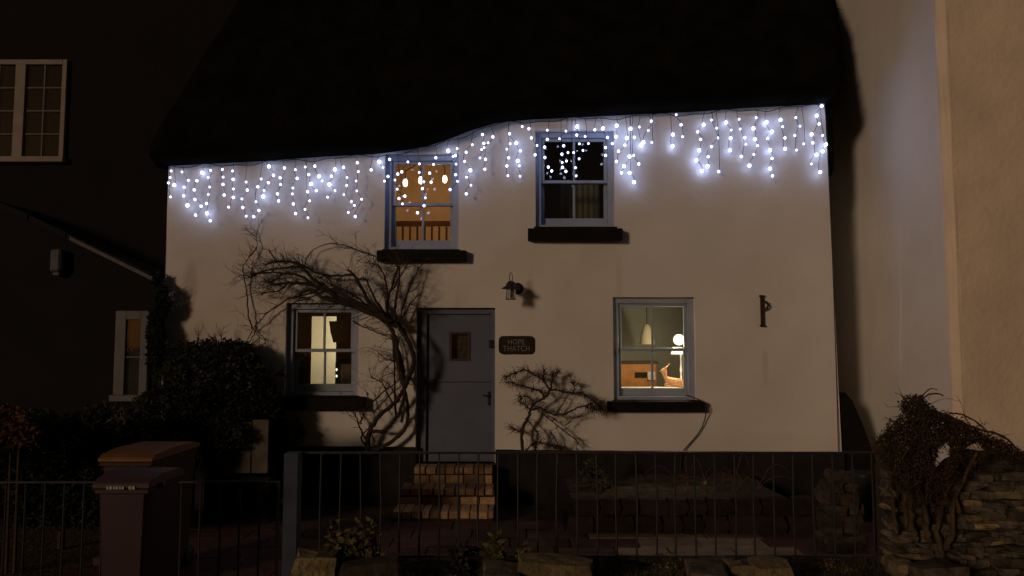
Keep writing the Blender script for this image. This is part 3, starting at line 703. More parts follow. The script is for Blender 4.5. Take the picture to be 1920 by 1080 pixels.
WI = [
 (.030, [(687,852),(690,830),(690,812),(700,795),(715,775),(735,760),(750,745),(757,728),(758,700),(752,670),(742,645),(735,620),(722,605),(700,590)], .16, .3),
 (.022, [(697,808),(720,810),(735,795),(748,775),(756,755),(758,730),(765,718),(772,700),(775,670),(768,640),(755,615),(738,600)], .20, .3),
 (.026, [(690,846),(720,838),(745,820),(763,800),(766,775),(760,740),(757,715),(747,690),(740,660),(735,630)], .13, .3),
 (.034, [(757,720),(748,690),(745,660),(742,635),(732,612),(715,594),(700,586)], .24, .3),
 (.032, [(760,720),(774,690),(776,665),(766,640),(752,618),(735,600)], .26, .3),
 (.014, [(741,790),(741,740),(740,700),(738,660),(735,630)], .10, .6),
 (.012, [(682,770),(700,752),(718,735),(738,722),(748,712)], .10, .8),
 (.010, [(738,760),(725,735),(718,720),(712,714),(697,708)], .10, .8),
 (.010, [(715,775),(708,760),(706,750)], .1, .8),
 (.012, [(690,826),(680,815),(672,795),(668,782),(663,770)], .1, 1.2),
 (.012, [(686,835),(677,825),(678,815),(690,806),(697,790)], .14, .3),
 (.009, [(676,795),(682,775),(692,755),(689,735)], .1, .8),
 (.009, [(738,678),(722,672),(710,662)], .1, 1),
 (.036, [(745,612),(722,594),(690,578),(665,566),(640,562),(618,548),(600,538),(585,534),(560,530),(530,532),(508,533)], .24, 1),
 (.032, [(735,604),(705,590),(670,577),(640,568),(620,563),(600,556),(585,543),(570,545),(560,558)], .28, .6),
 (.028, [(740,604),(712,592),(680,583),(655,570),(630,562),(610,555)], .18, .6),
 (.026, [(720,594),(692,572),(683,548),(672,530),(664,515),(652,505)], .26, 1),
 (.022, [(640,562),(612,540),(582,520),(570,505),(560,495),(540,490),(520,490),(497,497)], .22, 1.3),
 (.017, [(584,532),(570,520),(555,514),(530,512),(500,510),(475,515)], .2, 1.4),
 (.016, [(664,515),(640,517),(610,517),(585,508),(570,498),(555,490)], .16, 1.1),
 (.008, [(703,480),(685,474),(670,470),(645,458),(615,457),(595,463),(580,475),(574,488)], .1, .5),
 (.009, [(474,616),(464,590),(464,560),(462,535),(458,520),(454,503),(460,490),(475,474)], .06, .7),
 (.006, [(474,476),(484,462),(481,440)], .05, .8),
 (.006, [(474,616),(490,636),(478,647),(450,648)], .06, .4),
 (.006, [(474,618),(462,640),(455,655)], .06, .4),
 (.012, [(600,542),(575,552),(545,558),(525,570),(505,583),(490,598),(474,616)], .1, .6),
 (.012, [(560,530),(540,530),(525,545),(505,548),(478,550)], .15, 1.2),
 (.014, [(530,512),(518,524),(508,530),(495,528)], .18, 1),
 (.011, [(575,560),(565,555),(560,566)], .1, 1),
 (.018, [(735,604),(724,580),(726,560),(735,535),(745,505),(748,490)], .2, 1.3),
 (.018, [(740,600),(740,575),(745,550),(748,520),(750,495)], .26, 1.4),
 (.014, [(724,590),(708,570),(698,550),(690,530),(680,518)], .16, 1),
 (.013, [(728,582),(726,550),(722,520),(712,500),(700,494)], .18, 1.4),
 (.011, [(750,600),(765,578),(779,558)], .16, .8),
 (.012, [(750,600),(758,565),(772,530),(785,502)], .14, .7),
 (.010, [(735,545),(752,515),(766,495)], .18, 1.3),
 (.012, [(746,604),(760,620),(766,645)], .2, .3),
 (.010, [(662,602),(680,612),(700,620),(722,630)], .12, .4),
 (.013, [(700,590),(680,565),(650,545),(620,535),(600,520)], .2, 1.3),
 (.012, [(560,500),(520,503),(490,508),(470,520)], .15, 1.4),
 (.010, [(520,490),(510,478),(503,468)], .1, 1.2),
 (.012, [(700,585),(675,560),(650,545),(625,540)], .14, 1.2),
]
plant('bare_climber', 'bare twisted wisteria climbing beside the door and over the lower left window', 'climber', WI, 5, 27, .20, .0042, m_bark, m_twig, (-.1, 0, .12))
SH = [
 (.020, [(979,850),(978,815),(980,800),(992,780),(996,765),(1003,753),(1018,748),(1027,740),(1033,728),(1036,712),(1037,700)], .18, .4),
 (.012, [(1020,748),(1015,735),(1000,728),(975,722),(955,716)], .18, 1.6),
 (.012, [(1030,729),(1020,715),(1005,705),(985,692),(965,700),(948,708)], .2, 1.7),
 (.010, [(1022,718),(1019,705),(1020,692)], .16, 2),
 (.011, [(1033,731),(1055,733),(1075,738),(1090,735),(1102,742),(1115,752)], .16, 1.6),
 (.013, [(1000,768),(1008,764),(1015,765),(1025,772),(1040,778),(1060,777),(1080,765),(1100,760),(1128,762)], .2, 1.2),
 (.008, [(1015,776),(1030,785),(1040,795),(1055,805),(1070,818),(1082,824),(1081,842)], .12, .7),
 (.008, [(979,812),(970,806),(958,800)], .14, 2),
 (.008, [(1030,808),(1040,820),(1047,838)], .14, 1.2),
 (.007, [(1042,777),(1052,762),(1062,747)], .14, 1),
 (.006, [(1060,798),(1072,786),(1092,780)], .12, .7),
 (.010, [(1034,716),(1036,700),(1048,697)], .16, 2.2),
 (.010, [(994,768),(985,760),(972,752)], .16, 2.2),
 (.009, [(985,785),(1000,800),(1010,815),(1005,838)], .16, 2.2),
 (.010, [(985,845),(1005,828),(1030,835),(1050,842)], .2, 2.5),
 (.009, [(1075,738),(1078,725),(1073,715)], .14, 2),
 (.009, [(1100,760),(1112,752),(1125,758)], .2, 3),
 (.009, [(1098,762),(1115,768),(1128,766)], .2, 3),
 (.008, [(1000,752),(988,742),(975,745)], .14, 2),
]
plant('bare_shrub', 'small bare tangled shrub trained on the wall right of the door', 'shrub', SH, 9, 110, .08, .0033, m_bark, m_twig, (0, 0, .05), wob=.014)

# ------------------------------------------------------------------ leafy plants
def leaves(rng, pts_fn, n, size, mat, name, parent, kind='stuff', asp=.45):
    mb = MB()
    for _ in range(n):
        p = pts_fn(rng)
        if p is None: continue
        d = Vector((rng.uniform(-1, 1), rng.uniform(-1, 1), rng.uniform(-.8, .9))).normalized()
        s = d.cross(Vector((rng.uniform(-1, 1), rng.uniform(-1, 1), rng.uniform(-1, 1))))
        if s.length < .01: continue
        s.normalize(); L = size*rng.uniform(.6, 1.4); w_ = L*asp*.5; nn = d.cross(s)*L*.12
        mb.poly([p, p + d*L*.5 + s*w_ + nn, p + d*L, p + d*L*.5 - s*w_ + nn])
    return tag(mb.build(name, mat, parent), kind=kind)
def blobs(bl):
    """bl: (px, py, Y, rx px, ry px, ry depth m)"""
    vol = [b_[3]*b_[4] for b_ in bl]
    def fn(rng):
        b_ = rng.choices(bl, vol)[0]
        while True:
            x, y_, z_ = rng.uniform(-1, 1), rng.uniform(-1, 1), rng.uniform(-1, 1)
            q = x*x+y_*y_+z_*z_
            if q < 1 and (q > .35 or rng.random() < .3): break
        px, py = b_[0] + x*b_[3], b_[1] + z_*b_[4]
        k = .55 + .75*noise.noise(Vector((px*.035, py*.035, y_*2 + b_[2]*3)))
        if rng.random() > k + .35: return None
        Y = b_[2] + y_*b_[5]
        if WF - .7 < Y and px > 300: Y = min(Y, WF - .03)
        return P(px, py, Y)
    return fn
rg = random.Random(3)
big = thing('evergreen_shrub', 'large dark evergreen shrub against the left end of the cottage', 'shrub', (P(400, 900, 7.9).x, 7.9, GZ))
leaves(rg, blobs([(400, 720, 8.05, 100, 85, .3), (345, 700, 8.15, 40, 60, .2), (440, 690, 8.15, 45, 55, .2), (470, 760, 8.1, 60, 55, .25), (330, 780, 7.9, 90, 60, .4), (420, 800, 7.8, 60, 35, .3), (505, 780, 8.1, 28, 45, .15)]), 42000, .05, m_ever, 'foliage', big)
leaves(rg, blobs([(450, 700, 7.9, 40, 50, .3), (500, 735, 8.1, 30, 25, .12), (360, 700, 7.7, 40, 20, .1), (550, 810, 8.2, 28, 25, .1)]), 260, .06, m_green, 'sprig_leaves', big)
tk = MB()
for px in (360, 400, 430, 470): tk.tube([(P(px, 900, 7.95).x, 7.95, GZ-.05), (P(px+5, 800, 7.9).x, 7.9, .7), P(px, 720, 7.9)], [.03, .02, .01], 6)
tk.build('stems', m_bark, big)
tw = MB()
for px, py, dx, dz in ((515, 705, .3, .2), (500, 712, .25, .6), (520, 700, .7, -.1), (470, 650, .2, .3), (370, 640, .1, 1), (415, 640, -.1, 1), (325, 560, 0, 1)):
    for _ in range(4): twig(tw, W(px, py, .15), Vector((dx, 0, dz)).normalized(), .16, .004, 1, rg)
tw.build('twigs', m_twig, big)
leaves(rg, blobs([(415, 815, 7.1, 40, 32, .08), (398, 850, 7.1, 22, 30, .06)]), 1500, .045, m_ever, 'front_foliage', big)
ivy = thing('ivy_clump', 'dark ivy clump at the corner between the house and the cottage', 'ivy', (X0, 8.3, GZ))
leaves(rg, blobs([(306, 566, 8.25, 12, 34, .08), (292, 640, 8.25, 16, 70, .1), (296, 525, 8.3, 8, 14, .05)]), 6000, .04, m_ever, 'foliage', ivy)
MB().tube([(P(300, 900, 8.3).x, 8.3, GZ-.05), P(300, 700, 8.3), P(298, 520, 8.3)], [.02, .016, .008], 6).build('stem', m_bark, ivy)
lf = thing('garden_hedge', 'low dark hedge behind the metal gate on the far left', 'hedge', (P(120, 900, 6.6).x, 6.6, GZ))
leaves(rg, blobs([(60, 840, 6.5, 110, 70, .5), (200, 820, 6.8, 90, 60, .4), (120, 930, 6.4, 190, 60, .3), (290, 860, 7.0, 80, 60, .3)]), 30000, .055, m_ever, 'foliage', lf)
leaves(rg, blobs([(222, 785, 6.4, 16, 28, .1), (165, 800, 6.4, 16, 12, .1)]), 130, .06, m_green, 'sprig_leaves', lf)
MB().tube([(P(120, 900, 6.6).x, 6.6, GZ-.05), (P(120, 850, 6.6).x, 6.6, .6)], [.03, .015], 6).build('stem', m_bark, lf)
cp = thing('orange_lit_bush', 'leafy bush at the far left edge with orange light in its leaf colour', 'bush', (P(20, 900, 5.9).x, 5.9, GZ))
leaves(rg, blobs([(10, 800, 5.9, 48, 42, .2), (45, 815, 5.9, 30, 25, .15), (-40, 820, 5.9, 50, 60, .2)]), 1300, .05, m_orange_lit_leaf, 'foliage', cp)
tk = MB()
for px in (0, 20, 35): tk.tube([(P(px, 900, 5.9).x, 5.9, GZ-.05), P(px, 850, 5.9), P(px+10, 790, 5.9)], [.015, .01, .005], 5)
tk.build('stems', m_twig, cp)
sp_ = thing('wall_sprig', 'thin greenish sprig under the lower left window sill', 'plant', (P(548, 860, 8.2).x, 8.2, GZ))
leaves(rg, blobs([(545, 810, 8.25, 28, 26, .08), (520, 820, 8.25, 18, 30, .08)]), 1300, .035, m_ever, 'foliage', sp_)
MB().tube([(P(548, 860, 8.2).x, 8.2, GZ-.05), P(545, 800, 8.25)], [.01, .004], 5).build('stem', m_twig, sp_)

# raised bed under the right-hand side of the front
rb = thing('raised_bed', 'long low raised garden bed below the lower right window', 'raised bed', (P(1270, 980, 6.95).x, 6.95, GZ))
xa, xb = P(1065, 960, 6.95).x, P(1490, 960, 6.95).x; zt = P(1270, 932, 6.95).z
sheet_ = MB(); n = 50
for j in range(9):
    for i in range(n+1):
        x = xa + .04 + (xb-xa-.08)*i/n; yy = 7.0 + 1.35*j/8
        sheet_.v.append((x, yy, zt - .03 + .035*noise.noise(Vector((x*4, yy*4, 0)))))
for j in range(8):
    for i in range(n):
        a_ = j*(n+1)+i; sheet_.f.append((a_, a_+1, a_+n+2, a_+n+1))
sheet_.build('soil', m_soil, rb, smooth=True)
def stone_mesh(seed, mat, name='stone'):
    bm = bmesh.new(); bmesh.ops.create_cube(bm, size=1); bmesh.ops.subdivide_edges(bm, edges=bm.edges[:], cuts=1, use_grid_fill=True)
    for v in bm.verts:
        c_ = v.co.copy(); l4 = (abs(c_.x*2)**9 + abs(c_.y*2)**9 + abs(c_.z*2)**9)**(1/9)
        v.co = c_ / max(l4, .01) * (1 + .34*noise.noise(c_*2.6 + Vector((seed*3.7, 0, 0))))
    me = bpy.data.meshes.new(name); bm.to_mesh(me); bm.free(); me.materials.append(mat); return me
stones = [stone_mesh(i, m_stone) for i in range(6)]; pstones = [stone_mesh(i+9, m_palestone) for i in range(4)]
m_edge = M('dull_red_edging', (0.026, 0.017, 0.012), .95, .3, 10, .006, 40, rand=.3)
edges_ = [stone_mesh(i+20, m_edge, 'edging_stone') for i in range(4)]
x = xa
while x < xb:
    wd = rnd.uniform(.16, .3)
    for lv, (z0, z1) in enumerate(((GZ-.02, GZ+(zt-GZ)*.52), (GZ+(zt-GZ)*.5, zt))):
        link('edging_stone', rnd.choice(edges_), rb, (x+wd/2 + lv*.05, 6.95 + rnd.uniform(-.012, .012), (z0+z1)/2), (0, rnd.uniform(-.03, .03), rnd.uniform(-.06, .06)), (wd*1.02, .14, (z1-z0)*1.05))
    x += wd
# straggly stems and small planting in the bed
sg = thing('bed_bramble', 'thin arching purplish stems in the raised bed', 'plant', (P(1340, 935, 7.4).x, 7.4, zt - .04))
tw = MB()
for k in range(16):
    bx = rnd.uniform(1280, 1440); q = P(bx, 930, 7.4); q.z = zt-.04; hgt = rnd.uniform(.12, .38); dx = rnd.uniform(-.4, .4); pts = []
    for i in range(9):
        f_ = i/8; pts.append(q + Vector((dx*f_, rnd.uniform(-.02, .02), hgt*math.sin(f_*2.4))))
    tw.tube(pts, [.004*(1-.6*i/8) for i in range(9)], 4)
tw.build('stems', M('purple_stem', (.13, .06, .06), .8, .3, 20), sg)
bl = blobs([(1110, 885, 7.6, 18, 24, .1), (1130, 915, 7.5, 16, 16, .1)])
pl = thing('bed_plant', 'dim grey-leaved plant at the left end of the raised bed', 'plant', (P(1112, 935, 7.5).x, 7.5, zt-.04))
leaves(rg, bl, 260, .06, m_green, 'foliage', pl); MB().tube([(P(1112, 935, 7.5).x, 7.5, zt-.05), P(1112, 890, 7.6)], [.008, .004], 5).build('stem', m_twig, pl)
p = P(1323, 905, 7.3); tag(MB().lathe(p, [(.001, .02), (.016, .01), (.02, 0), (.012, -.02), (.001, -.025)], 8).build('pale_berry', m_pale_leaf, smooth=True), 'tiny pale seed head above the raised bed', 'seed head')
tag(MB().tube([p - Vector((0, 0, .02)), (p.x, p.y, zt-.04)], .003, 4).build('seed_stalk', m_twig), 'thin stalk carrying the pale seed head in the raised bed', 'stalk')
# rough stone pier and dark planter, right
pi_ = thing('stone_pier', 'short rough stone pier at the right of the garden behind the railings', 'stone pier', (P(1570, 1000, 6.4).x, 6.4, GZ))
m_dstone = M('dim_brown_stone', (0.055, 0.042, 0.03), 0.95, 0.4, 14, 0.015, 35, rand=0.4)
dstones = [stone_mesh(i+40, m_dstone) for i in range(4)]
z = GZ - .02; i = 0
while z < P(1570, 892, 6.4).z:
    h_ = rnd.uniform(.06, .11); f_ = (z-GZ)/.6; wd = .34 - .16*f_
    for sx in (-1, 1):
        link('stone', rnd.choice(dstones), pi_, (P(1572, 950, 6.4).x + sx*wd*.25 + rnd.uniform(-.02, .02), 6.4 + rnd.uniform(-.04, .04), z + h_/2), (rnd.uniform(-.1, .1), rnd.uniform(-.12, .12), rnd.uniform(-.3, .3)), (wd*.6, .24, h_*1.15))
    z += h_
p = P(1622, 945, 7.6)
tag(MB().lathe((p.x, 7.6, GZ-.03), [(.001, 0), (.09, 0), (.105, .1), (.125, .42), (.135, .46), (.12, .46), (.10, .40), (.001, .40)], 20).build('tall_planter', M('dark_green_glaze', (.022, .026, .022), .5, .2, 6), smooth=True), 'tall dark empty planter in the corner below the pale neighbouring wall', 'planter')

# ------------------------------------------------------------------ right-hand neighbour
nb = thing('neighbour_house', 'tall pale stuccoed house filling the right edge', 'house', (4.6, 7.2, 0))
def wallgrid(p0, p1, z0, z1, step, amp, sc, seed):
    p0, p1 = Vector(p0), Vector(p1); L = (p1-p0).length; nx = max(2, int(L/step)); nz = int((z1-z0)/step); nrm = Vector((p1.y-p0.y, -(p1.x-p0.x))).normalized()
    mb = MB()
    for j in range(nz+1):
        for i in range(nx+1):
            q = p0 + (p1-p0)*i/nx; z = z0 + (z1-z0)*j/nz
            o_ = (noise.noise(Vector((q.x*sc + q.y*sc, z*sc*.7, seed)))*amp + noise.noise(Vector((q.x*5+q.y*5, z*4, seed)))*amp*.3) * min(1, i/3, (nx-i)/3)
            mb.v.append((q.x + nrm.x*o_, q.y + nrm.y*o_, z))
    for j in range(nz):
        for i in range(nx):
            a_ = j*(nx+1)+i; mb.f.append((a_, a_+1, a_+nx+2, a_+nx+1))
    return mb
CX, CY = 4.30, 7.22
wallgrid((4.42, 13.0), (CX, CY+.09), GZ-.06, 9, .12, .035, .8, 4).build('side_wall', m_white, nb, smooth=True)
mb = MB(); seg = 10                      # rounded corner with two rough ridges
arc = []
for i in range(seg+1):
    t_ = i/seg; ang = math.pi*(1 - t_*.5)
    rr = .09 + (.012 if i in (2, 8) else 0)
    arc.append((CX + .09 + rr*math.cos(ang), CY + .09 - rr*math.sin(ang)))
nz = 60
for j in range(nz+1):
    z = GZ-.06 + (9.06)*j/nz
    for i, (x, y_) in enumerate(arc):
        wv = .012*noise.noise(Vector((i*.8, z*1.6, 0))); mb.v.append((x + wv*(0 < i < seg), y_ + wv*(0 < i < seg), z))
for j in range(nz):
    for i in range(seg):
        a_ = j*(seg+1)+i; mb.f.append((a_, a_+1, a_+seg+2, a_+seg+1))
mb.build('corner', m_stucco, nb, smooth=True)
wallgrid((CX+.09, CY), (12, CY), GZ-.06, 9, .10, .02, 1.2, 8).build('front_wall', m_stucco, nb, smooth=True)
MB().box(4.2, 12.1, CY-.1, 13, 9.0, 9.12).build('roof', m_slate, nb)
# black sloping lean-to at the foot of that wall, in the gap
pt = lambda px, py, Y: P(px, py, Y)
a0, a1, a2 = P(1560, 735, 8.75), P(1577, 733, 8.75), P(1648, 915, 8.0)
mb = MB(); z0 = GZ-.05
v = [(3.80, 8.75, z0), (4.12, 8.75, z0), (4.12, 8.75, a1.z), (3.80, 8.75, a1.z), (3.80, 8.0, z0), (4.0, 8.0, z0), (4.0, 8.0, a2.z+.05), (3.80, 8.0, a2.z+.05)]
mb.prism([(P(1560, 800, 8.55).x, z0), (P(1655, 900, 8.55).x, z0), (P(1652, 900, 8.55).x, P(1650, 915, 8.55).z), (P(1612, 800, 8.55).x, P(1612, 800, 8.55).z), (P(1590, 745, 8.55).x, P(1590, 750, 8.55).z), (P(1577, 735, 8.55).x, P(1577, 735, 8.55).z), (P(1560, 735, 8.55).x, P(1560, 735, 8.55).z)], 8.44, 8.52)
tag(mb.build('alley_gate', m_black), 'black slope-topped gate closing the gap right of the cottage', 'gate')

# ------------------------------------------------------------------ left-hand neighbour
lh = thing('dark_house', 'unlit dark rendered house at the left', 'house', (-7, 9.3, 0))
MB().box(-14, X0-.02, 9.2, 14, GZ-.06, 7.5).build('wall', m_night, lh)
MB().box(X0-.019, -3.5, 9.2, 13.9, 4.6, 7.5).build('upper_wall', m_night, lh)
def casement(parent, x0, x1, z0, z1, y, fr_w, cols, rows, mf, mp, lights=2, back=(.085, .062, .04)):
    o = MB(); o.box(x0, x0+fr_w*.6, y-.05, y-.002, z0, z1); o.box(x1-fr_w*.45, x1, y-.05, y-.002, z0, z1); o.box(x0+fr_w*.6, x1-fr_w*.45, y-.05, y-.002, z1-fr_w*.5, z1); o.box(x0-.02, x1+.02, y-.09, y-.002, z0-.07, z0)
    xm = (x0+x1)/2
    if lights == 2: o.box(xm-fr_w*.5, xm+fr_w*.5, y-.06, y-.002, z0, z1-fr_w*.5)
    w_ = o.build('casement_window', mf, parent, bevel=.004)
    br = MB(); xa, xb = x0+fr_w*.6, x1-fr_w*.45
    for (a_, b_) in (((xa, xm-fr_w*.5), (xm+fr_w*.5, xb)) if lights == 2 else ((xa, xb),)):
        for i in range(1, cols): x = a_+(b_-a_)*i/cols; br.box(x-.009, x+.009, y-.034, y-.02, z0, z1-fr_w*.5)
        for j in range(1, rows): z = z0+(z1-fr_w*.5-z0)*j/rows; br.box(a_, b_, y-.033, y-.021, z-.009, z+.009)
        for i in range(cols):
            for j in range(rows):
                g0, g1 = a_+(b_-a_)*i/cols, a_+(b_-a_)*(i+1)/cols; h0, h1 = z0+(z1-fr_w*.5-z0)*j/rows, z0+(z1-fr_w*.5-z0)*(j+1)/rows
                MB().poly([(g0, y-.027, h0), (g1, y-.027+(.014 if cols > 1 else -.004), h0), (g1, y-.027+(.014 if cols > 1 else -.004), h1), (g0, y-.027, h1)]).build('pane', m_glass, w_)
    br.build('glazing_bars', mp, w_)
    MB().box(xa, xb, y-.006, y-.003, z0, z1-fr_w*.5).build('curtain', M('brown_blind', back, .9, .3, 3), w_)
    return w_
m_bars = M('dull_bars', (.10, .09, .085), .6, .1, 5)
YL = 9.2
a_, b_ = P(-45, 215, YL), P(126, 215, YL)
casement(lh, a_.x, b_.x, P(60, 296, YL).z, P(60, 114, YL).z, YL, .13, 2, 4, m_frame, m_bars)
# projecting lean-to with its raked edge
YE = 8.5
ol = [(-80, 372), (0, 390), (60, 415), (130, 449), (285, 524), (300, 535)]
pts = [(P(px, py, YE).x, P(px, py, YE).z) for px, py in ol]
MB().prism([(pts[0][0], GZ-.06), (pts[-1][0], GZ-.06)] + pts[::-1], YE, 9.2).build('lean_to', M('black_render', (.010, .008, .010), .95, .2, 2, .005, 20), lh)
mb = MB()
for (p0, p1) in zip(pts, pts[1:]):
    mb.prism([(p0[0]-.01, p0[1]+.004), (p1[0]+.01, p1[1]+.004), (p1[0]+.01, p1[1]+.07), (p0[0]-.01, p0[1]+.07)], YE-.07, 9.19)
mb.build('lean_to_roof', m_slate, lh)
q0, q1 = P(131, 447, YE-.09), P(286, 523, YE-.09)
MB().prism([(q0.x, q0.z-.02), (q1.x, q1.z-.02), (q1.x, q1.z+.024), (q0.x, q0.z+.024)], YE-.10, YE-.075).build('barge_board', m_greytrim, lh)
a_, b_ = P(219, 650, YE), P(281, 650, YE)
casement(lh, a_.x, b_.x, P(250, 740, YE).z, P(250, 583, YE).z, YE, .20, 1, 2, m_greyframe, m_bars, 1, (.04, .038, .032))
p = P(116, 492, YE)
t = thing('outside_light', 'small unlit pale wall light on the dark lean-to', 'wall light', (p.x, YE, p.z))
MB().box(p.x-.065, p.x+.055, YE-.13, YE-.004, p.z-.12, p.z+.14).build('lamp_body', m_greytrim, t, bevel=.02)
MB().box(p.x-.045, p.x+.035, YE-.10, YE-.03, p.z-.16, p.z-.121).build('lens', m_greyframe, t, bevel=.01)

# board fence stub
YB = 7.25
bf = thing('board_fence', 'short run of pale weathered upright boards left of the cottage door path', 'fence', (P(445, 900, YB).x, YB, GZ))
for pa, pb, tp in ((386, 411, 842), (413, 439, 822), (441, 471, 792), (473, 503, 787)):
    x0, x1 = P(pa, 840, YB).x, P(pb, 840, YB).x
    MB().box(x0, x1, YB-.01+rnd.uniform(-.004, .004), YB+.015, P(450, 888, YB).z + rnd.uniform(-.01, .01), P(450, tp, YB).z).build('board', m_board, bf, bevel=.003)
MB().box(P(386, 840, YB).x, P(503, 840, YB).x, YB+.02, YB+.06, .4, .47).build('fence_rail', m_board, bf)
MB().box(P(384, 840, YB).x, P(505, 840, YB).x, YB+.018, YB+.07, GZ-.05, .34).build('kick_board', m_black, bf)

# ------------------------------------------------------------------ bins
def bin_(name, label, x0, x1, y0, y1, z0, z1, mb_, ml, taper=.03, marks=()):
    t = thing(name, label, 'wheelie bin', ((x0+x1)/2, (y0+y1)/2, z0))
    b = MB(); zc_ = z1-.06; wz_ = z0+.06
    v = [(x0+taper, y0+taper, wz_), (x1-taper, y0+taper, wz_), (x1-taper, y1-taper, wz_), (x0+taper, y1-taper, wz_), (x0, y0, zc_), (x1, y0, zc_), (x1, y1, zc_), (x0, y1, zc_)]
    b.v = v; b.f = [(0,3,2,1),(4,5,6,7),(0,1,5,4),(1,2,6,5),(2,3,7,6),(3,0,4,7)]; b.build('body', mb_, t, bevel=.02)
    MB().box(x0-.012, x1+.012, y0-.012, y1-.02, zc_-.025, zc_+.004).build('rim', mb_, t, bevel=.006)
    l = MB(); n_ = 8; l.v = []; 
    prof = [(-.02, 0), (-.02, .028), (.03, .052), (.3*(y1-y0), .068), (.8*(y1-y0), .06), ((y1-y0)+.01, .03), ((y1-y0)+.01, 0)]
    k = len(prof); l.v = [(x0-.02, y0+py_, zc_+.006+pz) for py_, pz in prof] + [(x1+.02, y0+py_, zc_+.006+pz) for py_, pz in prof]
    l.f = [tuple(range(k)), tuple(reversed(range(k, 2*k)))] + [(i, k+i, k+(i+1)%k, (i+1)%k) for i in range(k)]
    l.build('lid', ml, t, bevel=.006)
    MB().tube([(x0+.03, y1+.045, zc_+.02), (x1-.03, y1+.045, zc_+.02)], .014, 8).box(x0+.05, x0+.08, y1-.01, y1+.05, zc_-.03, zc_+.015).box(x1-.08, x1-.05, y1-.01, y1+.05, zc_-.03, zc_+.015).build('handle', mb_, t)
    for x in (x0+.01, x1-.05):
        wl = MB(); wl.lathe((0, 0, 0), [(.001, -.02), (.075, -.02), (.08, -.012), (.08, .012), (.075, .02), (.001, .02)], 16, axis='y')
        wl.v = [(x+.02+v_[1], y1-.04+v_[0], z0+.08+v_[2]) for v_ in wl.v]; wl.build('wheel', m_wire, t, smooth=True)
    return t
tb = bin_('wheelie_bin', 'maroon wheelie bin standing in front of the low metal gate', P(187, 900, 4.12).x, P(281, 900, 4.12).x, 4.10, 4.50, 0.0, P(230, 886, 4.1).z-.03, m_maroon, m_maroonlid)
zz = P(220, 913, 4.1).z
mk = MB(); xx = P(201, 912, 4.08).x
for i, wd in enumerate((.012, .018, .01, .016, .012, .014, 0, .014, .02)):
    if wd: mk.box(xx, xx+wd*.8, 4.072, 4.078, zz-.008, zz+.008)
    xx += wd + .003 if wd else .02
mk.build('printed_mark', m_print, tb)
bin_('wheelie_bin', 'brown-lidded bin standing behind the metal gate', P(191, 860, 5.2).x, P(284, 860, 5.2).x, 5.2, 5.95, GZ, P(240, 862, 5.2).z+.04, m_brownbin, m_brownlid)
# crumpled sheet/flap leaning from the maroon bin's lid
p0, p1, p2, p3 = P(228, 884, 4.3), P(306, 904, 4.2), P(322, 889, 4.5), P(246, 871, 4.6)
mb = MB(); th = Vector((0, 0, -.035)); mb.v = [tuple(q) for q in (p0, p1, p2, p3)] + [tuple(q+th) for q in (p0, p1, p2, p3)]
mb.f = [(0,1,2,3),(7,6,5,4),(0,4,5,1),(1,5,6,2),(2,6,7,3),(3,7,4,0)]
fl = thing('recycling_box', 'flat maroon caddy lid tilted on top of the maroon bin', 'box lid', p1); mb.build('lid', m_maroonlid, fl, bevel=.006)
s0 = P(276, 893, 4.23); tag(MB().prism([(s0.x, s0.z), (s0.x+.09, s0.z-.022), (s0.x+.09, s0.z-.010), (s0.x, s0.z+.012)], s0.y-.035, s0.y-.03).build('printed_strip', m_print, fl))

# ------------------------------------------------------------------ railings, gate
YR = 4.85
rl = thing('garden_railing', 'low dark metal railing across the front garden', 'railing', (P(1100, 1045, YR).x, YR, .2))
zr = P(1100, 849, YR).z; xa, xb = P(566, 849, YR).x, P(1648, 849, YR).x; zlo = .24
MB().box(xa, xb, YR-.011, YR+.011, zr-.007, zr+.007).build('top_rail', m_rail, rl, bevel=.003)
MB().box(xa, xb, YR-.009, YR+.009, zlo+.03, zlo+.045).build('bottom_rail', m_rail, rl)
bar = None; px = 602
while px < 1645:
    q = P(px, 900, YR); bow = rnd.uniform(-.009, .009)
    MB().tube([(q.x+rnd.uniform(-.003, .003), YR, zlo), (q.x+bow, YR, (zlo+zr)/2), (q.x+rnd.uniform(-.002, .002), YR, zr-.006)], .0065, 6).build('bar', m_rail, rl)
    px += 36.9
pp = P(550, 848, 4.80)
gp_ = thing('gate_post', 'square blue-grey wooden gate post left of the railing', 'post', (pp.x, 4.8, 0))
MB().box(pp.x-.046, pp.x+.046, 4.755, 4.847, -.1, pp.z).build('post', m_post, gp_, bevel=.004)
gt = thing('metal_gate', 'low dark metal barred gate hinged to the blue-grey post', 'gate', (P(525, 1000, 4.83).x, 4.83, .05))
g = 4.83; zt_ = P(300, 904, g).z; xl, xr = P(-60, 904, g).x, P(524, 904, g).x
MB().box(xl, xr, g-.010, g+.010, zt_-.007, zt_+.007).build('top_rail', m_rail, gt, bevel=.003)
MB().box(xl, xr, g-.010, g+.010, .06, .08).build('bottom_rail', m_rail, gt)
MB().box(xr-.014, xr, g-.012, g+.012, .04, zt_+.007).build('hinge_stile', m_rail, gt)
px = 486
while px > -60:
    q = P(px, 950, g); MB().tube([(q.x, g, .07), (q.x+rnd.uniform(-.003, .003), g, .4), (q.x, g, zt_)], .0065, 6).build('bar', m_rail, gt); px -= 36.6
q = P(450, 945, g); MB().tube([(q.x-.004, g-.014, q.z+.08), (q.x+.004, g-.02, q.z), (q.x+.012, g-.022, q.z-.06), (q.x-.002, g-.02, q.z-.09)], .008, 6).build('latch', m_rail, gt)
q = P(530, 940, g); MB().box(xr, pp.x-.047, g-.012, g+.006, q.z-.012, q.z+.012).build('hinge', m_rail, gt)

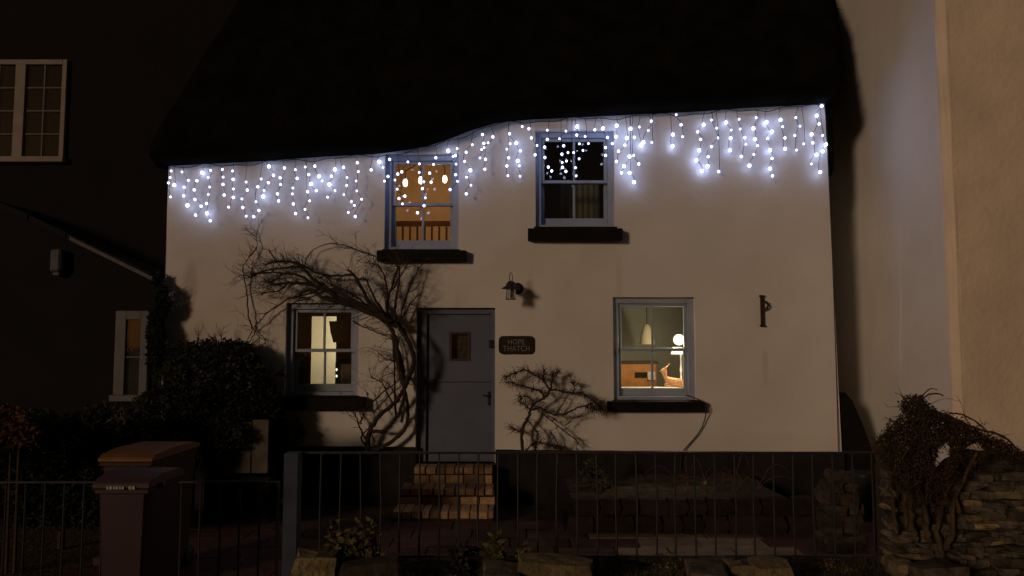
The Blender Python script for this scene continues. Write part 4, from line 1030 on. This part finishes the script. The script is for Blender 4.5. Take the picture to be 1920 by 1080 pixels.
# ------------------------------------------------------------------ front bed on the low wall
fb = MB(); n, m_ = 150, 20; xA, xB = P(556, 1000, 4.4).x, 4.2
for j in range(m_+1):
    for i in range(n+1):
        x = xA + (xB-xA)*i/n; yy = 3.95 + 1.0*j/m_
        fb.v.append((x, yy, .25 + .05*noise.noise(Vector((x*3.5, yy*3.5, 1))) + .02*noise.noise(Vector((x*14, yy*14, 5))) - (.2 if j == m_ or j == 0 else 0)))
for j in range(m_):
    for i in range(n):
        a_ = j*(n+1)+i; fb.f.append((a_, a_+1, a_+n+2, a_+n+1))
tag(fb.build('verge_ground', m_soil, smooth=True), kind='structure')
MB()
lw = thing('low_stone_wall', 'low rubble retaining wall along the foot of the picture', 'stone wall', (0, 3.95, 0))
MB().box(xA+.02, 4.2, 3.96, 4.12, -.05, .24).build('core', m_mortar, lw)
big_st = [(556, 630, 1040, 1092, 4.28, 1), (640, 745, 1052, 1100, 4.25, 0), (752, 800, 1068, 1100, 4.2, 0), (815, 900, 1064, 1100, 4.15, 0), (905, 975, 1067, 1100, 4.15, 0), (978, 1108, 1049, 1100, 4.22, 2), (1115, 1190, 1072, 1110, 4.15, 0), (1200, 1280, 1070, 1110, 4.15, 0), (1290, 1362, 1066, 1110, 4.15, 0),
          (1368, 1415, 1056, 1100, 4.25, 1), (1412, 1478, 1054, 1100, 4.22, 1), (1485, 1560, 1068, 1110, 4.15, 0), (1565, 1640, 1066, 1110, 4.15, 0), (1672, 1706, 1052, 1080, 4.3, 1), (1710, 1800, 1060, 1110, 4.15, 0), (1805, 1900, 1058, 1110, 4.15, 0)]
for ki, (pa, pb, pt_, pb_, Y, kd) in enumerate(big_st):
    if kd == 0 and ki not in (1, 4, 8, 14): continue
    a_, b_ = P(pa, pt_, Y), P(pb, pb_, Y); me = rnd.choice(pstones if kd else stones)
    link('stone', me, lw, ((a_.x+b_.x)/2, Y+.02, (a_.z+b_.z)/2), (rnd.uniform(-.08, .08), rnd.uniform(-.06, .06), rnd.uniform(-.2, .2)), ((b_.x-a_.x)*1.04, .22, (a_.z-b_.z)*1.05))
x = xA
while x < 3.2:
    wd = rnd.uniform(.14, .3)
    for z in (.0, .1, .19):
        link('stone', rnd.choice(stones), lw, (x + wd/2 + rnd.uniform(-.03, .03), 3.93, z+.02), (rnd.uniform(-.06, .06), rnd.uniform(-.06, .06), rnd.uniform(-.1, .1)), (wd, .14, .11))
    x += wd
# pebbles and litter on the verge
mb = MB()
for _ in range(3200):
    px = rnd.uniform(556, 1640); x = P(px, 1050, 4.4).x; yy = rnd.uniform(4.0, 4.9); s_ = rnd.uniform(.004, .014)
    zz = .25 + .05*noise.noise(Vector((x*3.5, yy*3.5, 1))) + .02*noise.noise(Vector((x*14, yy*14, 5))) + s_*.3
    c_ = Vector((x, yy, zz)); an = rnd.random()*6
    vs = [c_ + Vector((math.cos(an+k*2.09)*s_, math.sin(an+k*2.09)*s_, -s_*.3)) for k in range(3)] + [c_ + Vector((0, 0, s_*.7))]
    for t3 in ((0,1,3),(1,2,3),(2,0,3)): mb.poly([vs[k] for k in t3])
tag(mb.build('gravel', m_palestone), kind='stuff')
mb = MB()
for _ in range(5200):
    px = rnd.uniform(560, 1700); x = P(px, 1050, 4.4).x; yy = rnd.uniform(4.05, 4.9)
    if noise.noise(Vector((x*3, yy*3, 9))) < -.05: continue
    zz = .24 + .05*noise.noise(Vector((x*3.5, yy*3.5, 1)))
    h_ = rnd.uniform(.02, .07); d = Vector((rnd.uniform(-.04, .04), rnd.uniform(-.04, .04), h_)); q = Vector((.004, 0, 0))
    mb.poly([Vector((x, yy, zz))-q, Vector((x, yy, zz))+q, Vector((x, yy, zz))+d])
tag(mb.build('grass', M('dull_grass', (.05, .045, .018), .9, .5, 10)), kind='stuff')
def herb(name, label, px, py, wpx, hpx, Y, n, mat, stems, size=.05, seed=1):
    rng = random.Random(seed); base = P(px, py, Y); base.z = .23
    t = thing(name, label, 'plant', base); sm = MB(); lv = MB()
    for k in range(stems):
        tip = P(px + rng.uniform(-wpx, wpx), py - rng.uniform(.4, 1)*hpx, Y + rng.uniform(-.08, .08)); mid = base.lerp(tip, .5) + Vector((rng.uniform(-.02, .02), 0, .02))
        pts = smooth_pts([base + Vector((rng.uniform(-.03, .03), rng.uniform(-.03, .03), 0)), mid, tip], 2); sm.tube(pts, .003, 4)
        for _ in range(n//stems):
            f_ = rng.uniform(.15, 1); q = pts[0].lerp(pts[-1], f_) + Vector((rng.uniform(-.012, .012), rng.uniform(-.012, .012), rng.uniform(-.005, .01)))
            d = Vector((rng.uniform(-1, 1), rng.uniform(-1, .4), rng.uniform(-.2, .9))).normalized(); s_ = d.cross(Vector((rng.uniform(-.4, .4), 1, rng.uniform(-.4, .4)))).normalized(); L = size*rng.uniform(.5, 1.2)
            nn = d.cross(s_)*L*.1; w_ = L*.3
            lv.poly([q, q + d*L*.35 + s_*w_*.8 + nn, q + d*L*.75 + s_*w_*.6 + nn, q + d*L, q + d*L*.75 - s_*w_*.6 + nn, q + d*L*.35 - s_*w_*.8 + nn])
    sm.build('stems', m_twig, t); tag(lv.build('foliage', mat, t), kind='stuff')
m_herb = M('olive_leaf', (.10, .088, .035), .75, .5, 25)
herb('leafy_plant', 'tallest olive-leaved plant at the foot of the picture by the blue-grey post', 652, 1050, 50, 72, 4.45, 420, m_herb, 14, .055, 2)
herb('leafy_plant', 'small dark tufted plant below the steps, middle of the verge', 880, 1058, 42, 40, 4.4, 260, m_ever, 12, .045, 3)
herb('leafy_plant', 'slanting pale-leaved plant just left of the flat yellowish stone', 945, 1052, 40, 52, 4.42, 170, m_herb, 8, .055, 4)
herb('leafy_plant', 'small white-flecked sprig beside the tallest verge plant', 700, 1040, 14, 52, 4.5, 45, m_pale_leaf, 5, .035, 5)

# ------------------------------------------------------------------ right-hand stone wall with dead ivy
YW = 4.55
sw = thing('rubble_wall', 'tumbledown rubble stone wall rising at the lower right corner', 'stone wall', (P(1800, 1000, YW).x, YW, 0))
prof = [(1650, 930), (1670, 890), (1700, 870), (1735, 885), (1760, 905), (1795, 918), (1830, 868), (1865, 852), (1900, 868), (1925, 880), (2000, 905), (2080, 930)]
def ptop(px):
    for (a_, b_), (c_, d_) in zip(prof, prof[1:]):
        if px <= c_: return b_ + (d_-b_)*max(0, px-a_)/(c_-a_)
    return prof[-1][1]
cpts = [(P(px, ptop(px)+12, YW).x, P(px, ptop(px)+12, YW).z) for px in range(1690, 2080, 12)]
MB().prism([(cpts[0][0], -.05), (cpts[-1][0], -.05)] + cpts[::-1], YW+.03, YW+.36).build('core', m_mortar, sw)
z = .12
while z < 1.05:
    h_ = rnd.uniform(.022, .062); x = P(1654, 1000, YW).x + rnd.uniform(0, .05)
    while x < P(2060, 1000, YW).x:
        wd = rnd.uniform(.05, .2); px = 960 + (x+wd/2)*F/ (YW*ca + (z-1.65)*sa)
        if z + h_*.6 < P(px, ptop(px), YW).z:
            k = rnd.random()
            link('stone', rnd.choice(pstones) if k < .08 else rnd.choice(stones), sw, (x+wd/2, YW + rnd.uniform(-.035, .03), z+h_/2), (rnd.uniform(-.15, .15), rnd.uniform(-.09, .09), rnd.uniform(-.15, .15)), (wd*.98, .16, h_*rnd.uniform(.85, 1.05)))
        x += wd
    z += h_
# mossy coping on the right
cop = MB()
cpx = list(range(1826, 2060, 7))
pts2 = [P(px, ptop(px)-4, YW+.1) for px in cpx]
for i, q in enumerate(pts2[:-1]):
    for _ in range(3):
        pass
for i in range(0, len(pts2)-4, 4):
    a_, b_ = pts2[i], pts2[i+4]; mid = (a_+b_)/2
    link('coping_stone', rnd.choice(stones), sw, (mid.x, YW+.12, mid.z-.02), (0, -math.atan2(b_.z-a_.z, b_.x-a_.x), rnd.uniform(-.1, .1)), ((b_-a_).length*1.02, .42, .06))
iv = thing('dead_ivy', 'dead brown ivy sprawling over the end of the rubble wall', 'ivy', (P(1720, 1000, YW).x, YW, .1))
GAP = [(1767, 858, 13, 28, .3), (1825, 850, 17, 22, .6), (1804, 892, 12, 30, .35), (1657, 902, 15, 32, .0), (1644, 872, 8, 20, 0)]
OUT = [(1640, 850), (1650, 818), (1672, 793), (1696, 780), (1690, 758), (1702, 742), (1728, 745), (1748, 768), (1775, 780), (1815, 797), (1850, 817), (1885, 830), (1925, 854), (1960, 872), (1960, 884), (1900, 862), (1862, 848), (1842, 862), (1822, 885), (1800, 915), (1775, 930), (1748, 935), (1720, 950), (1690, 915), (1668, 900), (1655, 880), (1646, 868)]
def inpoly(x, y_, pl_):
    c_ = False; j = len(pl_)-1
    for i in range(len(pl_)):
        if (pl_[i][1] > y_) != (pl_[j][1] > y_) and x < (pl_[j][0]-pl_[i][0])*(y_-pl_[i][1])/(pl_[j][1]-pl_[i][1])+pl_[i][0]: c_ = not c_
        j = i
    return c_
def ingap(px, py):
    for cx, cy, rx, ry, tl_ in GAP:
        dx, dy = px-cx, py-cy; u_ = dx*math.cos(tl_) + dy*math.sin(tl_); v_ = -dx*math.sin(tl_) + dy*math.cos(tl_)
        if (u_/rx)**2 + (v_/ry)**2 < 1: return True
    return False
def ivpt(rng):
    px, py = rng.uniform(1638, 1960), rng.uniform(740, 1040)
    if not inpoly(px + rng.gauss(0, 3), py + rng.gauss(0, 3), OUT) or ingap(px, py): return None
    if py > 900 and rng.random() < (py-900)/150: return None
    return P(px, py, rng.uniform(4.2, 4.75) if py < 900 else rng.uniform(4.32, 4.5))
leaves(rg, ivpt, 70000, .017, m_dead, 'foliage', iv, asp=.6)
tw = MB(); rg2 = random.Random(8)
for _ in range(1500):
    q = ivpt(rg2)
    if q is None: continue
    px_, py_ = 960 + q.x*F/(q.y*ca+(q.z-1.65)*sa), 0
    twig(tw, q, Vector((rg2.uniform(-.8, 1), rg2.uniform(-.5, .2), rg2.uniform(-1, .3))).normalized(), rg2.uniform(.05, .14), .0028, 1, rg2)
tag(tw.build('twigs', m_dead, iv), kind='stuff')
hs_ = MB()
for _ in range(110):
    px, py = rg2.uniform(1660, 1810), rg2.uniform(830, 935)
    if ingap(px, py) or not inpoly(px, py, OUT): continue
    q = P(px, py, rg2.uniform(4.18, 4.40)); L = rg2.uniform(.08, .32); pts = [q]
    for i in range(6): pts.append(pts[-1] + Vector((rg2.uniform(-.028, .028), rg2.uniform(-.01, .01), -L/6*rg2.uniform(.3, 1.3))))
    if ingap(px, py + L*300): continue
    hs_.tube(pts, [.0035, .003, .003, .0025, .002, .0015, .001], 4, cap=False)
tag(hs_.build('hanging_strands', m_dead, iv), kind='stuff')
for (pl_, r0) in (([(1712, 1000), (1706, 960), (1704, 920), (1700, 880), (1710, 840)], .022), ([(1700, 990), (1697, 940), (1694, 900), (1702, 860)], .014), ([(1740, 1010), (1732, 960), (1738, 900), (1728, 850), (1722, 800)], .02),
                  ([(1775, 1030), (1790, 980), (1785, 930), (1800, 900)], .018), ([(1765, 1040), (1755, 990), (1765, 950)], .016), ([(1800, 960), (1790, 930), (1808, 900), (1830, 850)], .012), ([(1680, 1000), (1675, 950), (1668, 900)], .012),
                  ([(1722, 755), (1732, 745), (1745, 738), (1760, 738), (1768, 742)], .006), ([(1724, 752), (1735, 735), (1745, 728), (1758, 730)], .004), ([(1700, 748), (1688, 740), (1678, 736)], .003), ([(1745, 768), (1790, 785), (1830, 805), (1880, 815), (1905, 840)], .009), ([(1780, 775), (1800, 775), (1830, 790), (1850, 808)], .006), ([(1860, 812), (1880, 815), (1890, 826)], .005)):
    q = smooth_pts([P(x, y_, 4.38 if y_ > 780 else 4.5) for x, y_ in pl_], 3); n_ = len(q)
    MB().tube([v_ + Vector((rg2.uniform(-1, 1), rg2.uniform(-1, 1), rg2.uniform(-1, 1)))*r0*.4 for v_ in q], [r0*(1-.4*i/n_)*rg2.uniform(.8, 1.2) for i in range(n_)], 6).build('stem', m_stem if pl_[0][1] > 850 else m_dead, iv)
